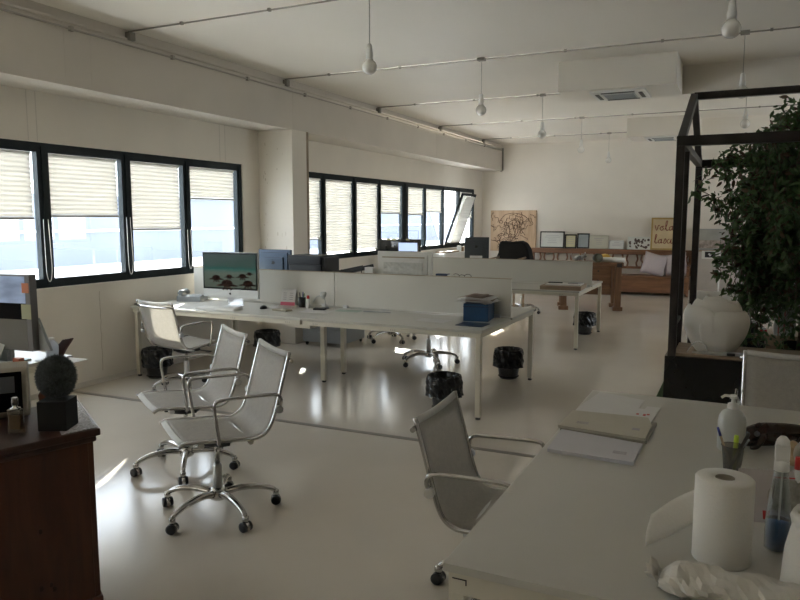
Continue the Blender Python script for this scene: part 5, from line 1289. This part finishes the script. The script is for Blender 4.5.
# white retro radio / clock with dark display
t = thing('table_clock', 'cream device with dark slanted display at the left photo edge', 'device', (-2.81, 1.94, DZ), R(-38)).scale = (1.15, 1.05, 1.25)
t = bpy.data.objects['table_clock']
g = G(); g.prism([(-0.075, 0.0), (0.05, 0.0), (0.06, 0.02), (0.035, 0.15), (0.02, 0.165), (-0.06, 0.175), (-0.075, 0.165)], -0.09, 0.09, Tm(rx=PI / 2))
o = g.out('housing', mat('cream_plastic', (0.33, 0.30, 0.25), 0.5), t); md = o.modifiers.new('Bev', 'BEVEL'); md.width = 0.01; md.segments = 3
M = Tm(0.0635, 0, 0.012, ry=R(-11))
G().box(-0.002, 0.002, -0.066, 0.066, 0.012, 0.145, 0.0, M).out('display', mat('glossy_black', (0, 0, 0)), t)
G().box(0.0015, 0.003, -0.045, 0.04, 0.075, 0.13, 0.0, M).out('display_pane', mat('display_grey', (0.11, 0.12, 0.13), 0.2), t)
# brown teddy-like wooden object behind
t = thing('wooden_figure', 'reddish brown carved figure between the clock and the fuzzy ball', 'figurine', (-2.72, 2.07, DZ))
G().lathe([(0.03, 0), (0.035, 0.01), (0.022, 0.03), (0.03, 0.05), (0.032, 0.07), (0.02, 0.09), (0.028, 0.105), (0.026, 0.125), (0.012, 0.14)], n=18).out('turned_body', mat('reddish_wood', (0.16, 0.05, 0.02), 0.4), t)

# side desk behind the dresser
sd = desk('side_desk', 'white side desk by the left wall behind the dresser, covered in clutter', -5.2, -3.95, 2.62, 3.22, [(-5.16, 2.66), (-3.99, 2.66), (-5.16, 3.18), (-3.99, 3.18)], gD)
sheets('paper_stack', 'white papers poking over the right edge of the side desk', 'papers', (-3.87, 3.07, D), R(6), 0.28, 0.16, 3)
t = thing('water_bottle', 'small clear plastic water bottle behind the fuzzy ball', 'bottle', (-3.99, 3.10, D)).scale = (1.15, 1.15, 0.8)
t = bpy.data.objects['water_bottle']
G().lathe([(0.03, 0), (0.034, 0.005), (0.032, 0.03), (0.034, 0.06), (0.034, 0.10), (0.028, 0.125), (0.013, 0.145), (0.013, 0.15)], n=20).out('bottle_body', mat('pet_plastic', (0.66, 0.70, 0.74), 0.1, trans=0.4, alpha=0.85), t)
G().lathe([(0.015, 0.148), (0.015, 0.166), (0.012, 0.168)], n=16).out('cap', WHITE, t)
t = thing('driftwood', 'dark reddish twig sculpture sticking up behind the fuzzy ball', 'sculpture', (-3.985, 3.15, D + 0.0)).scale = (1.4, 1.4, 0.68)
t = bpy.data.objects['driftwood']
rnd = random.Random(14)
for k in range(5):
    x = k * 0.016 - 0.03; g = G().tube(smoothp([(x * .3, 0, 0), (x * .8 + .01, 0, 0.08), (x + 0.035, 0.01, 0.13 + 0.01 * k), (x + 0.06, 0, 0.17 + 0.006 * k)], 3), [0.009] * 6 + [0.008, .007, .005, .003], 7)
    g.out('twig', mat('dark_twig', (0.06, 0.02, 0.014), 0.6), t)
sheets('document_pile', 'fanned cream documents below the tall monitor', 'papers', (-4.15, 2.72, D + 0.0), R(22), 0.30, 0.16, 5, lines=5)
tag(G().lathe([(0.001, 0), (0.03, 0.005), (0.04, 0.03), (0.03, 0.055), (0.001, 0.06)], n=18).out('red_ball', RED, loc=(-4.10, 2.66, D + 0.009)), 'small red ball among the clutter below the tall monitor', 'ball')
gk = 'pens lying below the tall monitor'
def lying(loc, rz, m, label):
    t = thing('pen', label, 'pen', loc, rz, gk); G().tube([(0, 0, 0), (0.13, 0, 0)], 0.006, 8).out('barrel', m, t); G().tube([(0.13, 0, 0), (0.16, 0, 0)], 0.007, 8).out('cap', INK, t)
lying((-4.06, 2.66, D + 0.016), R(120), mat('olive_pen', (0.12, 0.15, 0.04), 0.5), 'dark green pen lying behind the cream device')
lying((-4.02, 2.68, D + 0.010), R(100), mat('neon_yellow', (0, 0, 0)), 'yellow-green pen lying behind the cream device')
lying((-3.99, 2.70, D + 0.010), R(70), mat('tan_pen', (0.3, 0.2, 0.12), 0.5), 'tan pencil lying left of the fuzzy ball')
tag(G().box(-0.03, 0.03, -0.02, 0.02, 0, 0.045, 0.008).out('small_jar', mat('orange_jar', (0.45, 0.12, 0.05), 0.4), loc=(-3.99, 2.86, D)), 'small orange jar left of the fuzzy ball', 'jar')

for k, (x, lb) in enumerate(((-4.33, 'cream document leaning on the tall monitor, leftmost'), (-4.24, 'cream document leaning on the tall monitor, second from left'), (-4.15, 'cream document leaning on the tall monitor, right one'))):
    t = thing('leaning_document', lb, 'document', (x, 2.775 - 0.004 * k, D + 0.001), R(8), 'documents leaning on the tall monitor')
    G().box(-0.06, 0.06, -0.001, 0.001, 0.0, 0.15, 0, Tm(rx=R(-20), ry=R(14))).out('sheet', mat('doc_cream', (0.46, 0.45, 0.39), 0.7), t)
# ================================================================ CAMERA, LIGHT
cam = bpy.data.cameras.new('camera'); co = bpy.data.objects.new('camera', cam); C.objects.link(co)
cam.sensor_width = 36; cam.lens = 707.62 / 800 * 36; cam.clip_start = 0.05; cam.clip_end = 300
yaw, pitch = 0.447525815, 0.114874
co.location = (0, 0, 1.64)
co.rotation_euler = (PI / 2 - pitch, 0, yaw)
SC.camera = co

sun = bpy.data.lights.new('sun', 'SUN'); so = bpy.data.objects.new('sun', sun); C.objects.link(so)
sun.energy = 12.0; sun.angle = R(0.6); sun.color = (1.0, 0.93, 0.82)
el = R(21.8); az = Vector((0.49, -0.87, 0)).normalized()
dv = Vector((az.x * math.cos(el), az.y * math.cos(el), -math.sin(el)))
so.rotation_euler = dv.to_track_quat('-Z', 'Y').to_euler()

w = bpy.data.worlds.new('sky'); SC.world = w; w.use_nodes = True
n = w.node_tree.nodes; l = w.node_tree.links
bg = n['Background']; tc = n.new('ShaderNodeTexCoord'); sp = n.new('ShaderNodeSeparateXYZ'); cr = n.new('ShaderNodeValToRGB')
cr.color_ramp.elements[0].position = 0.48; cr.color_ramp.elements[0].color = (0.93, 0.93, 0.93, 1)
cr.color_ramp.elements[1].position = 0.75; cr.color_ramp.elements[1].color = (0.82, 0.87, 0.96, 1)
mp = n.new('ShaderNodeMapRange'); mp.inputs['From Min'].default_value = -1; mp.inputs['From Max'].default_value = 1
l.new(tc.outputs['Generated'], sp.inputs['Vector']); l.new(sp.outputs['Z'], mp.inputs['Value']); l.new(mp.outputs['Result'], cr.inputs['Fac']); l.new(cr.outputs['Color'], bg.inputs['Color'])
bg.inputs['Strength'].default_value = 2.6
# light portals in the window openings (they only guide sky sampling)
for (x, y0, y1, rot) in ((XL - 0.14, -2.2, 7.33, -PI / 2), (XL - 0.14, 8.2, 16.02, -PI / 2), (XR + 0.25, 10.0, 14.0, PI / 2)):
    a = bpy.data.lights.new('window_portal', 'AREA'); a.shape = 'RECTANGLE'; a.size = 1.32; a.size_y = y1 - y0; a.cycles.is_portal = True
    o = bpy.data.objects.new('window_portal', a); C.objects.link(o); o.location = (x, (y0 + y1) / 2, 1.66); o.rotation_euler = (0, rot, 0)

SC.view_settings.view_transform = 'Standard'; SC.view_settings.look = 'None'; SC.view_settings.gamma = 1
SC.view_settings.exposure = 2.15
SC.cycles.max_bounces = 10; SC.cycles.diffuse_bounces = 7; SC.cycles.transparent_max_bounces = 12
SC.cycles.sample_clamp_indirect = 6
SC.cycles.use_denoising = True
